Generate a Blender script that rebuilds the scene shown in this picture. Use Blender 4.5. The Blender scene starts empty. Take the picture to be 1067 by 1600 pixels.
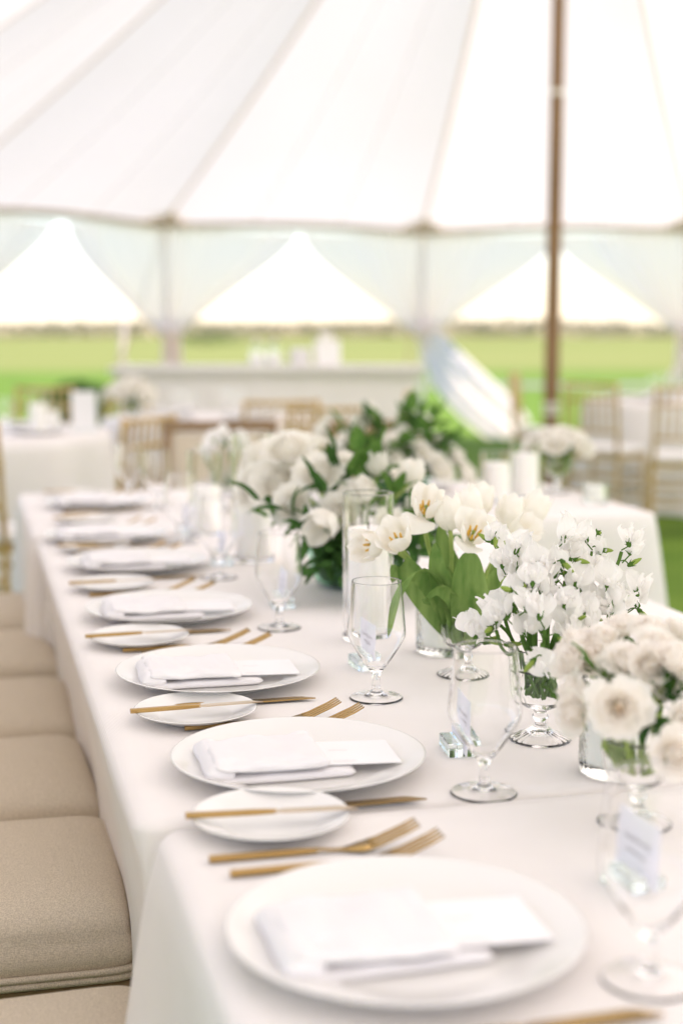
import bpy, math, random
from mathutils import Vector, Quaternion, Matrix, noise
pi = math.pi; R_ = math.radians; sin = math.sin; cos = math.cos
S = bpy.context.scene; COL = S.collection

# ---------------------------------------------------------------- camera, sky, sun, exposure
CAMZ = 1.274; YAW = R_(14.8); PITCH = math.atan(290 / 2222)
cd = bpy.data.cameras.new('camera'); cam = bpy.data.objects.new('camera', cd); COL.objects.link(cam)
cam.location = (0, 0, CAMZ); cam.rotation_euler = (pi / 2 - PITCH, 0, -YAW)
cd.sensor_fit = 'VERTICAL'; cd.sensor_height = 36; cd.lens = 50; cd.clip_start = 0.05; cd.clip_end = 3000
cd.dof.use_dof = True; cd.dof.focus_distance = 1.86; cd.dof.aperture_fstop = 2.15; cd.dof.aperture_blades = 0
S.camera = cam
SUN = Vector((0.40, -0.47, 0.85)).normalized()
W = bpy.data.worlds.new('World'); S.world = W; W.use_nodes = True
nt = W.node_tree; bg = nt.nodes['Background']; sk = nt.nodes.new('ShaderNodeTexSky')
sk.sky_type = 'NISHITA'; sk.sun_disc = False
sk.sun_elevation = math.asin(SUN.z); sk.sun_rotation = math.atan2(SUN.x, SUN.y)
sk.air_density = 1.0; sk.dust_density = 0.4; sk.ozone_density = 1.0
nt.links.new(sk.outputs[0], bg.inputs[0]); bg.inputs[1].default_value = 0.15
sl = bpy.data.lights.new('sun', 'SUN'); so = bpy.data.objects.new('sun', sl); COL.objects.link(so)
sl.energy = 4.6; sl.angle = R_(0.6); sl.color = (1, 0.95, 0.89)
so.rotation_euler = (-SUN).to_track_quat('-Z', 'Y').to_euler()
S.view_settings.view_transform = 'Standard'; S.view_settings.look = 'None'
S.view_settings.exposure = 1.12; S.view_settings.gamma = 1
S.view_settings.use_white_balance = True; S.view_settings.white_balance_temperature = 6740; S.view_settings.white_balance_tint = 24
S.cycles.use_denoising = True; S.cycles.max_bounces = 20; S.cycles.diffuse_bounces = 8
S.cycles.transmission_bounces = 18; S.cycles.transparent_max_bounces = 24; S.cycles.glossy_bounces = 5
S.cycles.caustics_refractive = True; S.cycles.caustics_reflective = False
S.cycles.sample_clamp_indirect = 6.0; S.cycles.blur_glossy = 0.02

# ---------------------------------------------------------------- materials
def mat(name, col, rough=0.6, metal=0.0, spec=0.5, sub=None):
    m = bpy.data.materials.new(name); m.use_nodes = True
    b = m.node_tree.nodes['Principled BSDF']
    b.inputs['Base Color'].default_value = (*col, 1); b.inputs['Roughness'].default_value = rough
    b.inputs['Metallic'].default_value = metal; b.inputs['Specular IOR Level'].default_value = spec
    return m
def vary(m, c1, c2, scale, detail=3, bump=0.0, bscale=None, stretch=(1, 1, 1), coord='Object'):
    t = m.node_tree; b = t.nodes['Principled BSDF']
    tc = t.nodes.new('ShaderNodeTexCoord'); mp = t.nodes.new('ShaderNodeMapping'); mp.inputs['Scale'].default_value = stretch
    t.links.new(tc.outputs[coord], mp.inputs[0])
    n = t.nodes.new('ShaderNodeTexNoise'); n.inputs['Scale'].default_value = scale; n.inputs['Detail'].default_value = detail
    t.links.new(mp.outputs[0], n.inputs['Vector'])
    r = t.nodes.new('ShaderNodeValToRGB'); r.color_ramp.elements[0].position = .3; r.color_ramp.elements[1].position = .7
    r.color_ramp.elements[0].color = (*c1, 1); r.color_ramp.elements[1].color = (*c2, 1)
    t.links.new(n.outputs[0], r.inputs[0]); t.links.new(r.outputs[0], b.inputs['Base Color'])
    if bump:
        n2 = t.nodes.new('ShaderNodeTexNoise'); n2.inputs['Scale'].default_value = bscale or scale; n2.inputs['Detail'].default_value = 4
        t.links.new(mp.outputs[0], n2.inputs['Vector'])
        bp = t.nodes.new('ShaderNodeBump'); bp.inputs['Strength'].default_value = bump; bp.inputs['Distance'].default_value = 0.002
        t.links.new(n2.outputs[0], bp.inputs['Height']); t.links.new(bp.outputs[0], b.inputs['Normal'])
    return m
def weave(m, k, strength, dist=0.0006):
    """two crossed thread waves plus a slub noise as fine relief"""
    t = m.node_tree; b = t.nodes['Principled BSDF']; tc = t.nodes.new('ShaderNodeTexCoord')
    hs = []
    for d in ('X', 'Y', 'Z'):
        w = t.nodes.new('ShaderNodeTexWave'); w.bands_direction = d; w.inputs['Scale'].default_value = k
        w.inputs['Distortion'].default_value = 2.5; w.inputs['Detail'].default_value = 2; w.inputs['Detail Scale'].default_value = .4
        t.links.new(tc.outputs['Object'], w.inputs[0]); hs.append(w.outputs['Fac'])
    n = t.nodes.new('ShaderNodeTexNoise'); n.inputs['Scale'].default_value = k * 1.4; n.inputs['Detail'].default_value = 3
    t.links.new(tc.outputs['Object'], n.inputs['Vector']); hs.append(n.outputs[0])
    acc = hs[0]
    for h in hs[1:]:
        a = t.nodes.new('ShaderNodeMath'); a.operation = 'ADD'; t.links.new(acc, a.inputs[0]); t.links.new(h, a.inputs[1]); acc = a.outputs[0]
    bp = t.nodes.new('ShaderNodeBump'); bp.inputs['Strength'].default_value = strength; bp.inputs['Distance'].default_value = dist
    n3 = t.nodes.new('ShaderNodeTexNoise'); n3.inputs['Scale'].default_value = 9; n3.inputs['Detail'].default_value = 2; n3.inputs['Distortion'].default_value = .8
    b3 = t.nodes.new('ShaderNodeBump'); b3.inputs['Strength'].default_value = .3; b3.inputs['Distance'].default_value = .006
    t.links.new(tc.outputs['Object'], n3.inputs['Vector']); t.links.new(n3.outputs[0], b3.inputs['Height']); t.links.new(b3.outputs[0], bp.inputs['Normal'])
    t.links.new(acc, bp.inputs['Height']); t.links.new(bp.outputs[0], b.inputs['Normal'])
    return m
def thin(name, col, trans, clear=0.0, var=None, tcol=None):
    """cloth, petals, leaves: diffuse + translucent, optionally part see-through (sheer)"""
    m = bpy.data.materials.new(name); m.use_nodes = True; t = m.node_tree; t.nodes.clear()
    o = t.nodes.new('ShaderNodeOutputMaterial'); d = t.nodes.new('ShaderNodeBsdfDiffuse'); tr = t.nodes.new('ShaderNodeBsdfTranslucent')
    mx = t.nodes.new('ShaderNodeMixShader'); mx.inputs[0].default_value = trans
    d.inputs[0].default_value = (*col, 1); tr.inputs[0].default_value = (*(tcol or col), 1)
    if var:
        tc = t.nodes.new('ShaderNodeTexCoord'); n = t.nodes.new('ShaderNodeTexNoise'); n.inputs['Scale'].default_value = var[2]; n.inputs['Detail'].default_value = 3
        mp = t.nodes.new('ShaderNodeMapping'); mp.inputs['Scale'].default_value = var[3] if len(var) > 3 else (1, 1, 1)
        t.links.new(tc.outputs['Object'], mp.inputs[0]); t.links.new(mp.outputs[0], n.inputs['Vector'])
        r = t.nodes.new('ShaderNodeValToRGB'); r.color_ramp.elements[0].position = .32; r.color_ramp.elements[1].position = .68
        r.color_ramp.elements[0].color = (*var[0], 1); r.color_ramp.elements[1].color = (*var[1], 1)
        t.links.new(n.outputs[0], r.inputs[0]); t.links.new(r.outputs[0], d.inputs[0]); t.links.new(r.outputs[0], tr.inputs[0])
    t.links.new(d.outputs[0], mx.inputs[1]); t.links.new(tr.outputs[0], mx.inputs[2])
    out = mx.outputs[0]
    if clear:
        tp = t.nodes.new('ShaderNodeBsdfTransparent'); m2 = t.nodes.new('ShaderNodeMixShader'); m2.inputs[0].default_value = clear
        t.links.new(out, m2.inputs[1]); t.links.new(tp.outputs[0], m2.inputs[2]); out = m2.outputs[0]
    t.links.new(out, o.inputs[0])
    return m
def glass(name, ior=1.45, col=(1, 1, 1), rough=0.0):
    m = bpy.data.materials.new(name); m.use_nodes = True; t = m.node_tree; t.nodes.clear()
    o = t.nodes.new('ShaderNodeOutputMaterial'); g = t.nodes.new('ShaderNodeBsdfGlass')
    g.inputs['Color'].default_value = (*col, 1); g.inputs['Roughness'].default_value = rough; g.inputs['IOR'].default_value = ior
    t.links.new(g.outputs[0], o.inputs[0]); return m

M = {}
M['linen'] = weave(vary(mat('table_linen', (.8, .78, .765), .9, spec=.15), (.82, .785, .765), (.86, .83, .81), 6), 190, .40)
M['napkin'] = weave(mat('napkin_cloth', (.80, .785, .795), .9, spec=.1), 300, .25)
M['porcelain'] = mat('porcelain', (.775, .765, .745), .12, spec=.5)
M['gold'] = vary(mat('brushed_gold', (.56, .38, .17), .27, 1), (.42, .265, .095), (.54, .355, .14), 60, stretch=(.15, 1, 1))
M['blade'] = mat('champagne_blade', (.70, .57, .43), .32, 1)
M['card'] = mat('card_stock', (.84, .83, .84), .8, spec=.2)
M['lilac'] = mat('place_card_stock', (.80, .79, .85), .7, spec=.2)
M['ink'] = mat('grey_ink', (.28, .26, .27), .7)
M['glass'] = glass('clear_glass', 1.45)
M['ribbed'] = glass('pressed_glass', 1.4, (.98, .99, .98), .10)
M['greenglass'] = glass('pale_green_glass', 1.45, (.80, .93, .87))
M['water'] = glass('water', 1.33, (.97, .99, .97))
M['acrylic'] = glass('acrylic', 1.47, (.97, 1, .99))
M['wax'] = mat('candle_wax', (.90, .88, .85), .5)
b = M['wax'].node_tree.nodes['Principled BSDF']; b.inputs['Subsurface Weight'].default_value = .3; b.inputs['Subsurface Radius'].default_value = (.01, .008, .006)
M['wick'] = mat('wick', (.05, .04, .03), .9)
M['canvas'] = thin('sailcloth', (.86, .805, .735), .5, var=((.85, .795, .72), (.87, .815, .75), .7))
M['seam'] = thin('sailcloth_seam', (.84, .78, .72), .5, .72)
M['webbing'] = thin('tan_webbing', (.74, .58, .42), .48, .25)
M['eave'] = thin('tan_eave_band', (.60, .48, .36), .35)
M['sheer'] = thin('sheer_voile', (.97, .875, .895), .6, .18)
M['sheerfull'] = thin('gathered_voile', (.98, .90, .87), .62, .03)
M['timber'] = vary(mat('varnished_pole', (.25, .14, .06), .45), (.16, .08, .03), (.29, .155, .062), 3, bump=.2, bscale=20, stretch=(6, 6, .6))
M['palewood'] = vary(mat('pale_stake_wood', (.5, .44, .37), .7), (.44, .38, .32), (.56, .49, .42), 8)
M['steel'] = mat('pale_ring', (.7, .66, .6), .4, .5)
M['cushion'] = weave(vary(mat('oatmeal_linen', (.42, .35, .26), .95, spec=.1), (.54, .46, .36), (.76, .665, .535), 520, 1), 330, .45, .0006)
M['wood'] = vary(mat('chair_wood', (.2, .12, .06), .5), (.20, .12, .06), (.30, .19, .10), 6, stretch=(1, 1, .2))
M['goldchair'] = vary(mat('gold_chair_paint', (.52, .36, .14), .35, .35), (.46, .30, .11), (.58, .41, .18), 12)
M['whitepad'] = weave(mat('white_seat_pad', (.8, .78, .76), .9, spec=.1), 150, .3)
M['bar'] = vary(mat('bar_white_paint', (.75, .73, .70), .6), (.83, .79, .755), (.87, .83, .80), 4)
M['bartop'] = vary(mat('bar_top_grey', (.55, .54, .50), .4), (.62, .60, .57), (.68, .66, .62), 3)
M['petal'] = thin('white_petal', (.93, .91, .87), .45, var=((.91, .89, .83), (.95, .935, .90), 60))
M['petalcream'] = thin('cream_petal', (.96, .935, .90), .58, var=((.955, .92, .87), (.97, .95, .925), 40))
M['petalheart'] = thin('blush_heart_petal', (.93, .85, .74), .48)
M['petalpea'] = thin('sweet_pea_petal', (.94, .925, .91), .48)
M['patch'] = thin('canvas_patch', (.62, .53, .45), .35)
M['stamen'] = mat('yellow_stamen', (.75, .45, .06), .7)
M['stem'] = thin('fresh_stem', (.34, .46, .14), .25, var=((.27, .40, .11), (.44, .54, .19), 30))
M['tleaf'] = thin('tulip_leaf', (.12, .24, .06), .3, var=((.11, .22, .055), (.26, .38, .12), 14, (4, 4, .6)))
M['leaf'] = thin('deep_leaf', (.05, .13, .035), .3, var=((.03, .09, .025), (.075, .17, .045), 25))
M['leafmid'] = thin('mid_leaf', (.10, .22, .05), .35, var=((.07, .17, .035), (.15, .28, .07), 25))
M['lime'] = thin('lime_calyx', (.33, .45, .11), .3)
M['lawn'] = vary(mat('lawn_grass', (.10, .2, .035), .9, spec=.1), (.075, .155, .016), (.135, .225, .03), 1.3, 6, 1.0, 30)
M['field'] = vary(mat('pale_field', (.28, .36, .09), .95, spec=.1), (.135, .185, .04), (.235, .245, .08), .05, 6, stretch=(.25, 1, 1))
M['shrub'] = thin('dune_shrub_leaf', (.26, .23, .13), .4, var=((.38, .36, .23), (.54, .46, .33), .06))
M['bush'] = thin('dark_bush_leaf', (.045, .09, .025), .3, var=((.03, .07, .018), (.07, .13, .035), 3))
M['path'] = vary(mat('pale_gravel', (.36, .33, .30), .95), (.20, .18, .16), (.27, .245, .22), 3)
M['darkfloor'] = mat('dark_underside', (.04, .035, .03), .9)

# ---------------------------------------------------------------- helpers
def link(name, me, m, parent=None, loc=None, rot=None):
    o = bpy.data.objects.new(name, me); COL.objects.link(o)
    if m is not None and not me.materials: me.materials.append(M[m] if isinstance(m, str) else m)
    if parent: o.parent = parent
    if loc is not None: o.location = loc
    if rot is not None:
        if isinstance(rot, Quaternion): o.rotation_mode = 'QUATERNION'; o.rotation_quaternion = rot
        else: o.rotation_euler = rot
    return o
def mesh(geo, name='mesh', smooth=True):
    me = bpy.data.meshes.new(name); me.from_pydata([tuple(v) for v in geo[0]], [], geo[1])
    if smooth: me.polygons.foreach_set('use_smooth', [True] * len(me.polygons))
    me.update(); return me
def ob(name, geo, m, parent=None, loc=None, rot=None, smooth=True):
    return link(name, mesh(geo, name, smooth), m, parent, loc, rot)
def tag(o, label, cat, group=None, kind=None):
    o['label'] = label
    if cat: o['category'] = cat
    if group: o['group'] = group
    if kind: o['kind'] = kind
    return o
def thing(name, label, cat, loc=(0, 0, 0), rz=0, group=None, rot=None):
    o = bpy.data.objects.new(name, None); COL.objects.link(o); o.location = loc; o.empty_display_size = .05
    o.rotation_euler = rot or (0, 0, rz)
    return tag(o, label, cat, group)
def struct(o): o['kind'] = 'structure'; return o
def kids(o): return [c for c in bpy.data.objects if c.parent == o]
def copy_tree(o, parent=None):
    c = o.copy(); COL.objects.link(c); c.parent = parent
    for k in list(o.children): copy_tree(k, c)
    return c
def merge(*gs):
    V = []; F = []
    for g in gs:
        n = len(V); V += list(g[0]); F += [tuple(i + n for i in f) for f in g[1]]
    return V, F
def xf(g, loc=(0, 0, 0), rot=None, sc=1):
    q = rot if isinstance(rot, Quaternion) else (Quaternion() if rot is None else Matrix.Rotation(rot, 3, 'Z').to_quaternion())
    return [q @ (Vector(v) * sc) + Vector(loc) for v in g[0]], g[1]
def grid(fn, nu, nv, closed=False):
    V = [fn(i / nu, j / nv) for j in range(nv + 1) for i in range(nu + (0 if closed else 1))]
    w = nu if closed else nu + 1; F = []
    for j in range(nv):
        for i in range(nu):
            a = j * w + i; b_ = j * w + (i + 1) % w
            F.append((a, b_, b_ + w, a + w))
    return V, F
def lathe(prof, n=48, mod=None):
    """prof: list of (r, z); r=0 ends close to a point fan"""
    V = []; F = []; rows = []
    P2 = [prof[0]]; IX = [0]                                  # support loops beside sharp corners keep long walls flat
    def corner(i):
        if i <= 0 or i >= len(prof) - 1: return False
        a = Vector(prof[i]) - Vector(prof[i - 1]); b_ = Vector(prof[i + 1]) - Vector(prof[i])
        return a.length > 1e-9 and b_.length > 1e-9 and a.angle(b_) > .5
    for i in range(len(prof) - 1):
        a, b_ = Vector(prof[i]), Vector(prof[i + 1]); L = (b_ - a).length
        if L > .004:
            e = min(.0008, L * .2) / L
            if corner(i): P2.append(tuple(a.lerp(b_, e))); IX.append(i)
            if corner(i + 1): P2.append(tuple(a.lerp(b_, 1 - e))); IX.append(i)
        P2.append(prof[i + 1]); IX.append(i + 1)
    prof = P2
    for k, (r, z) in enumerate(prof):
        if r < 1e-6: rows.append([len(V)]); V.append((0, 0, z))
        else:
            row = []
            for i in range(n):
                a = 2 * pi * i / n; rr = r * (mod(a, IX[k], z) if mod else 1); row.append(len(V)); V.append((rr * cos(a), rr * sin(a), z))
            rows.append(row)
    for A, B in zip(rows, rows[1:]):
        for i in range(n):
            j = (i + 1) % n
            if len(A) == 1 and len(B) == 1: continue
            if len(A) == 1: F.append((A[0], B[j], B[i]))
            elif len(B) == 1: F.append((A[i], A[j], B[0]))
            else: F.append((A[i], A[j], B[j], B[i]))
    return V, F
def tube(pts, rad, n=8, caps=True):
    pts = [Vector(p) for p in pts]; V = []; F = []; up = None
    for k, p in enumerate(pts):
        d = (pts[min(k + 1, len(pts) - 1)] - pts[max(k - 1, 0)]).normalized()
        if up is None: up = Vector((0, 0, 1)) if abs(d.z) < .9 else Vector((1, 0, 0))
        s = d.cross(up).normalized(); up = s.cross(d).normalized()
        r = rad[k] if isinstance(rad, (list, tuple)) else rad
        for i in range(n):
            a = 2 * pi * i / n; V.append(p + (s * cos(a) + up * sin(a)) * r)
    for k in range(len(pts) - 1):
        for i in range(n):
            j = (i + 1) % n; F.append((k * n + i, k * n + j, (k + 1) * n + j, (k + 1) * n + i))
    if caps: F.append(tuple(range(n))[::-1]); F.append(tuple((len(pts) - 1) * n + i for i in range(n)))
    return V, F
def bez(a, b_, c, n=10):
    a, b_, c = Vector(a), Vector(b_), Vector(c)
    return [a * (1 - t) ** 2 + b_ * 2 * t * (1 - t) + c * t * t for t in [i / n for i in range(n + 1)]]
def box(x0, x1, y0, y1, z0, z1, c=0.002):
    """box with chamfered vertical and horizontal edges"""
    V = []; c = min(c, (x1 - x0) * .45, (y1 - y0) * .45, (z1 - z0) * .45)
    for z, k in ((z0, c), (z0 + c, 0), (z1 - c, 0), (z1, c)):
        X0, X1, Y0, Y1 = x0 + k, x1 - k, y0 + k, y1 - k
        V += [(X0 + c, Y0, z), (X1 - c, Y0, z), (X1, Y0 + c, z), (X1, Y1 - c, z), (X1 - c, Y1, z), (X0 + c, Y1, z), (X0, Y1 - c, z), (X0, Y0 + c, z)]
    F = [tuple(range(8))[::-1], tuple(range(24, 32))]
    for k in range(3):
        for i in range(8): F.append((k * 8 + i, k * 8 + (i + 1) % 8, k * 8 + 8 + (i + 1) % 8, k * 8 + 8 + i))
    return V, F
def soft_slab(lx, ly, lz, seed=0, wr=.0015, pw=.45, nx=26, nc=28, sag=None):
    """a soft folded-cloth slab: superellipse section swept along x, wrinkled"""
    def f(u, v):
        t = v * 2 - 1; e = (1 - abs(t) ** 8) ** .35 if abs(t) < 1 else 0
        a = 2 * pi * u; ca, sa = cos(a), sin(a)
        y = math.copysign(abs(ca) ** pw, ca) * ly / 2 * (.93 + .07 * e); z = math.copysign(abs(sa) ** (pw * 1.3), sa) * lz / 2 * (.25 + .75 * e)
        x = t * lx / 2
        w = noise.noise(Vector((x * 28 + seed * 7.1, y * 40, seed))) * wr + noise.noise(Vector((x * 70, y * 90 + seed, 3.3))) * wr * .4
        z = z + lz / 2 + (w if sa > -.2 else 0)
        y += noise.noise(Vector((x * 16, seed * 3.7, y * 9))) * wr * 1.6
        return Vector((x, y, z + (sag(x, y) if sag else 0)))
    V, F = grid(f, nc, nx, True)
    F.append(tuple(range(nc))[::-1]); F.append(tuple(nx * nc + i for i in range(nc)))
    return V, F
def axis_q(d): return Vector(d).to_track_quat('Z', 'Y')

def where(p, c, w, h):
    r = (p[0] - c[0]) * .967 - (p[1] - c[1]) * .255; d = (p[0] - c[0]) * .255 + (p[1] - c[1]) * .967; z = p[2] - c[2]
    row = 'top' if z > h * .5 else ('upper' if z > 0 else ('middle' if z > -h * .6 else 'lowest'))
    col = 'far left' if r < -w * .65 else ('left' if r < -w * .2 else ('centre' if r < w * .2 else ('right' if r < w * .65 else 'far right')))
    return '%s row, %s, toward the %s' % (row, col, 'camera' if d < 0 else 'back')
# ---------------------------------------------------------------- ground, field, far shrubs
def sheet(x0, x1, y0, y1, z): return [(x0, y0, z), (x1, y0, z), (x1, y1, z), (x0, y1, z)], [(0, 1, 2, 3)]
struct(ob('field', sheet(-1200, 1500, -300, 2200, -.012), 'field'))
CA, SA = cos(YAW), sin(YAW)
def cf(l, d, z=0): return Vector((l * CA + d * SA, -l * SA + d * CA, z))      # right / forward ground frame of the tent axis
g = [cf(-60, -30, 0), cf(70, -30, 0), cf(70, 36, 0), cf(30, 38, 0), cf(0, 41, 0), cf(-25, 39, 0), cf(-60, 42, 0)]
struct(ob('lawn', (g, [tuple(range(7))]), 'lawn'))
g = [cf(1.5, 30.2, .004), cf(40, 29, .004), cf(40, 31.4, .004), cf(1.5, 32, .004)]
struct(ob('path', (g, [(0, 1, 2, 3)]), 'path'))
random.seed(5)
V = []; F = []
for k in range(15000):
    l = random.uniform(-190, 210); d = 178 + random.uniform(-14, 28)
    hh = 1.55 + .75 * noise.noise(Vector((l * .03, 1, 0))) + .5 * noise.noise(Vector((l * .11, 4, 0)))
    c = cf(l, d, max(.05, random.random() ** .8 * hh)); s = random.uniform(.3, .75)
    a = Vector((random.gauss(0, 1), random.gauss(0, 1), random.gauss(0, 1))).normalized(); b2 = a.cross(Vector((random.gauss(0, 1), 1, .4))).normalized()
    n = len(V); V += [c - a * s - b2 * s * .6, c + a * s - b2 * s * .6, c + a * s * .8 + b2 * s * .6, c - a * s * .7 + b2 * s * .7]; F.append((n, n + 1, n + 2, n + 3))
tag(ob('dune_scrub', (V, F), 'shrub', smooth=False), 'low olive brown scrub along the far edge of the field', 'shrubs', kind='stuff')
def shrub(loc, rx, rz, n, label):
    t = thing('shrub', label, 'shrub', loc); V = []; F = []
    for k in range(n):
        p = Vector((random.gauss(0, 1), random.gauss(0, 1), random.gauss(0, 1))).normalized() * random.random() ** .4
        p = Vector((p.x * rx, p.y * rx, rz * .95 + p.z * rz)); s = random.uniform(.035, .075)
        a = Vector((random.gauss(0, 1), random.gauss(0, 1), random.gauss(0, 1))).normalized(); b2 = a.orthogonal().normalized()
        i = len(V); V += [p - a * s, p + b2 * s * .5, p + a * s, p - b2 * s * .5]; F.append((i, i + 1, i + 2, i + 3))
    o = ob('foliage', (V, F), 'bush', t, smooth=False); o['kind'] = 'stuff'
    for k in range(5):
        e = (random.uniform(-rx, rx) * .6, random.uniform(-rx, rx) * .6, rz * 1.2)
        ob('stem', tube(bez((0, 0, 0), (e[0] * .2, e[1] * .2, rz * .6), e, 5), [.02, .018, .015, .012, .009, .006], 6), 'wood', t)
shrub((1.42, 18.6, 0), .42, .30, 1500, 'dark green shrub on the lawn left of the bar')
shrub((15.6, 95, 0), 3.0, .45, 1500, 'green bush in the field behind the bar bottles')

# ---------------------------------------------------------------- sailcloth tent
POLE = Vector((4.03, 9.42, 0)); AX = Vector((SA, CA, 0)); RT = Vector((CA, -SA, 0))
TR, HE, HP, BACK = 5.5, 2.29, 6.12, 9.6
def tp(l, s, z): return POLE + RT * l + AX * s + Vector((0, 0, z))
def prof(t): return .84 * t + .16 * t * t
ENDP = [-90, -66.5, -36.8, -6.5, 23.5, 53.5, 90]
tent = thing('sailcloth_tent', 'cream sailcloth tent canopy with radiating seams and timber pole', 'tent', POLE)
def tob(name, geo, m): return ob(name, ([Vector(v) - POLE for v in geo[0]], geo[1]), m, tent)
def chord(a, b_, th):
    m_ = (a + b_) / 2; return cos(R_((b_ - a) / 2)) / cos(R_(th - m_))
def cap_pt(th, r01, a, b_, far=True, dz=0):
    rr = TR * chord(a, b_, th) * r01; t = 1 - r01
    k = (th - a) / (b_ - a); sc = .045 * sin(pi * k) * r01 ** 3
    z = HE + (HP - HE) * prof(t) + sc + dz - .10 * sin(pi * t) * sin(pi * k)
    l = rr * sin(R_(th)); s = rr * cos(R_(th))
    return tp(l, s, z) if far else tp(l, -BACK - s, z)
def ridge(s): q = 2 * (-s / BACK) - 1; return 4.75 + (HP - 4.75) * q * q
def side_pt(s, l01, side, k, dz=0):
    t = 1 - l01; z = HE + (ridge(s) - HE) * prof(t) + .045 * sin(pi * k) * l01 ** 3 + dz - .08 * sin(pi * t) * sin(pi * k)
    return tp(side * TR * l01, s, z)
rope = []
for far in (True, False):
    for a, b_ in zip(ENDP, ENDP[1:]):
        for q in range(3):
            t0 = a + (b_ - a) * q / 3; t1 = a + (b_ - a) * (q + 1) / 3
            tob('canopy_panel', grid(lambda u, v: cap_pt(t0 + (t1 - t0) * u, v, a, b_, far), 5, 18), 'canvas')
            if q: tob('panel_seam', grid(lambda u, v: cap_pt(t0 + (u - .5) * .35, .03 + .97 * v, a, b_, far, -.004), 1, 18), 'seam')
        tob('eave_rope', tube([cap_pt(a + (b_ - a) * k / 10, 1, a, b_, far, -.012) for k in range(11)], .022, 6), 'eave')
        tob('eave_valance', grid(lambda u, v: cap_pt(a + (b_ - a) * u, 1.0015, a, b_, far, -.015 - .055 * v), 14, 1), 'canvas')
    for th in ENDP:
        a, b_ = (ENDP[0], ENDP[1]) if th == ENDP[0] else (ENDP[ENDP.index(th) - 1], th)
        tob('webbing_strip', grid(lambda u, v: cap_pt(th, .02 + .98 * v, a, b_, far, -.008) + (RT * cos(R_(th)) - AX * sin(R_(th)) * (1 if far else -1)) * (u - .5) * .042, 1, 24), 'webbing')
        def patch(u, v):
            dl = (u - .5) * .8; r = 1 - .035 * v * (1 - abs(u - .5) * 2) ** .8
            return cap_pt(th, r * .997, a, b_, far, -.010) + (RT * cos(R_(th)) - AX * sin(R_(th)) * (1 if far else -1)) * dl * .9 + Vector((0, 0, .02))
        tob('reinforcement_patch', grid(patch, 10, 3), 'patch')
NS = 9
for side in (-1, 1):
    for i in range(NS):
        s0 = -BACK * i / NS; s1 = -BACK * (i + 1) / NS; bay = i // 3
        kk = lambda s: (-s / BACK * 3) % 1 if s > -BACK else 1
        tob('canopy_panel', grid(lambda u, v: side_pt(s0 + (s1 - s0) * u, v, side, ((i % 3) + u) / 3), 4, 16), 'canvas')
        m_ = 'webbing' if i % 3 == 0 else 'seam'
        if i: tob('webbing_strip' if i % 3 == 0 else 'panel_seam', grid(lambda u, v: side_pt(s0 + (u - .5) * .05, .02 + .98 * v, side, (i % 3) / 3, -.006), 1, 16), m_)
    for bay in range(3):
        sx = lambda u: -BACK * (bay + u) / 3
        tob('eave_rope', tube([side_pt(sx(k / 10), 1, side, k / 10, -.012) for k in range(11)], .022, 6), 'eave')
        tob('eave_valance', grid(lambda u, v: side_pt(sx(u), 1.0015, side, u, -.015 - .055 * v), 10, 1), 'canvas')
def tent_pole(s, label):
    t = thing('tent_pole', label, 'pole', tp(0, s, 0))
    ob('shaft', lathe([(.0, 0), (.054, 0), (.053, 1.5), (.048, 3.5), (.043, 6.05), (0, 6.06)], 20), 'timber', t)
    for z, r in ((.70, .06), (2.86, .0535), (.65, .058)): ob('pole_ring', lathe([(r - .012, z), (r, z), (r, z + .035), (r - .012, z + .035)], 20), 'steel', t)
    ob('base_plate', lathe([(0, -.004), (.13, -.004), (.13, .012), (.06, .02), (.055, .05), (0, .05)], 24), 'steel', t)
tent_pole(0, 'tall varnished wooden pole holding up the tent peak')
tent_pole(-BACK, 'tall varnished wooden pole beside the long table, behind the camera')
def side_pole(p, out, label):
    t = thing('side_pole', label, 'pole', p, group='side poles under the tent eave')
    ob('shaft', lathe([(0, 0), (.028, 0), (.026, HE - .03), (0, HE - .02)], 12), 'bar', t)
    o2 = Vector(out).normalized()
    ob('guy_rope', tube([Vector((0, 0, HE - .03)), o2 * 1.6 + Vector((0, 0, .0))], .012, 6), 'webbing', t)
sidep = []
for th in ENDP:
    d = RT * sin(R_(th)) + AX * cos(R_(th)); sidep.append((th, POLE + d * (TR - .06), d))
names = {-66.5: 'left edge', -36.8: 'left end of the bar', -6.5: 'right end of the bar', 23.5: 'right edge'}
for th, p, d in sidep:
    side_pole(p, d, 'slim white side pole with guy rope at the ' + names.get(th, 'outer tent eave'))
for side in (-1, 1):
    for k in (1, 2, 3): side_pole(tp(side * (TR - .06), -BACK * k / 3, 0), RT * side, 'slim white side pole with guy rope at the outer tent eave')

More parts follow.
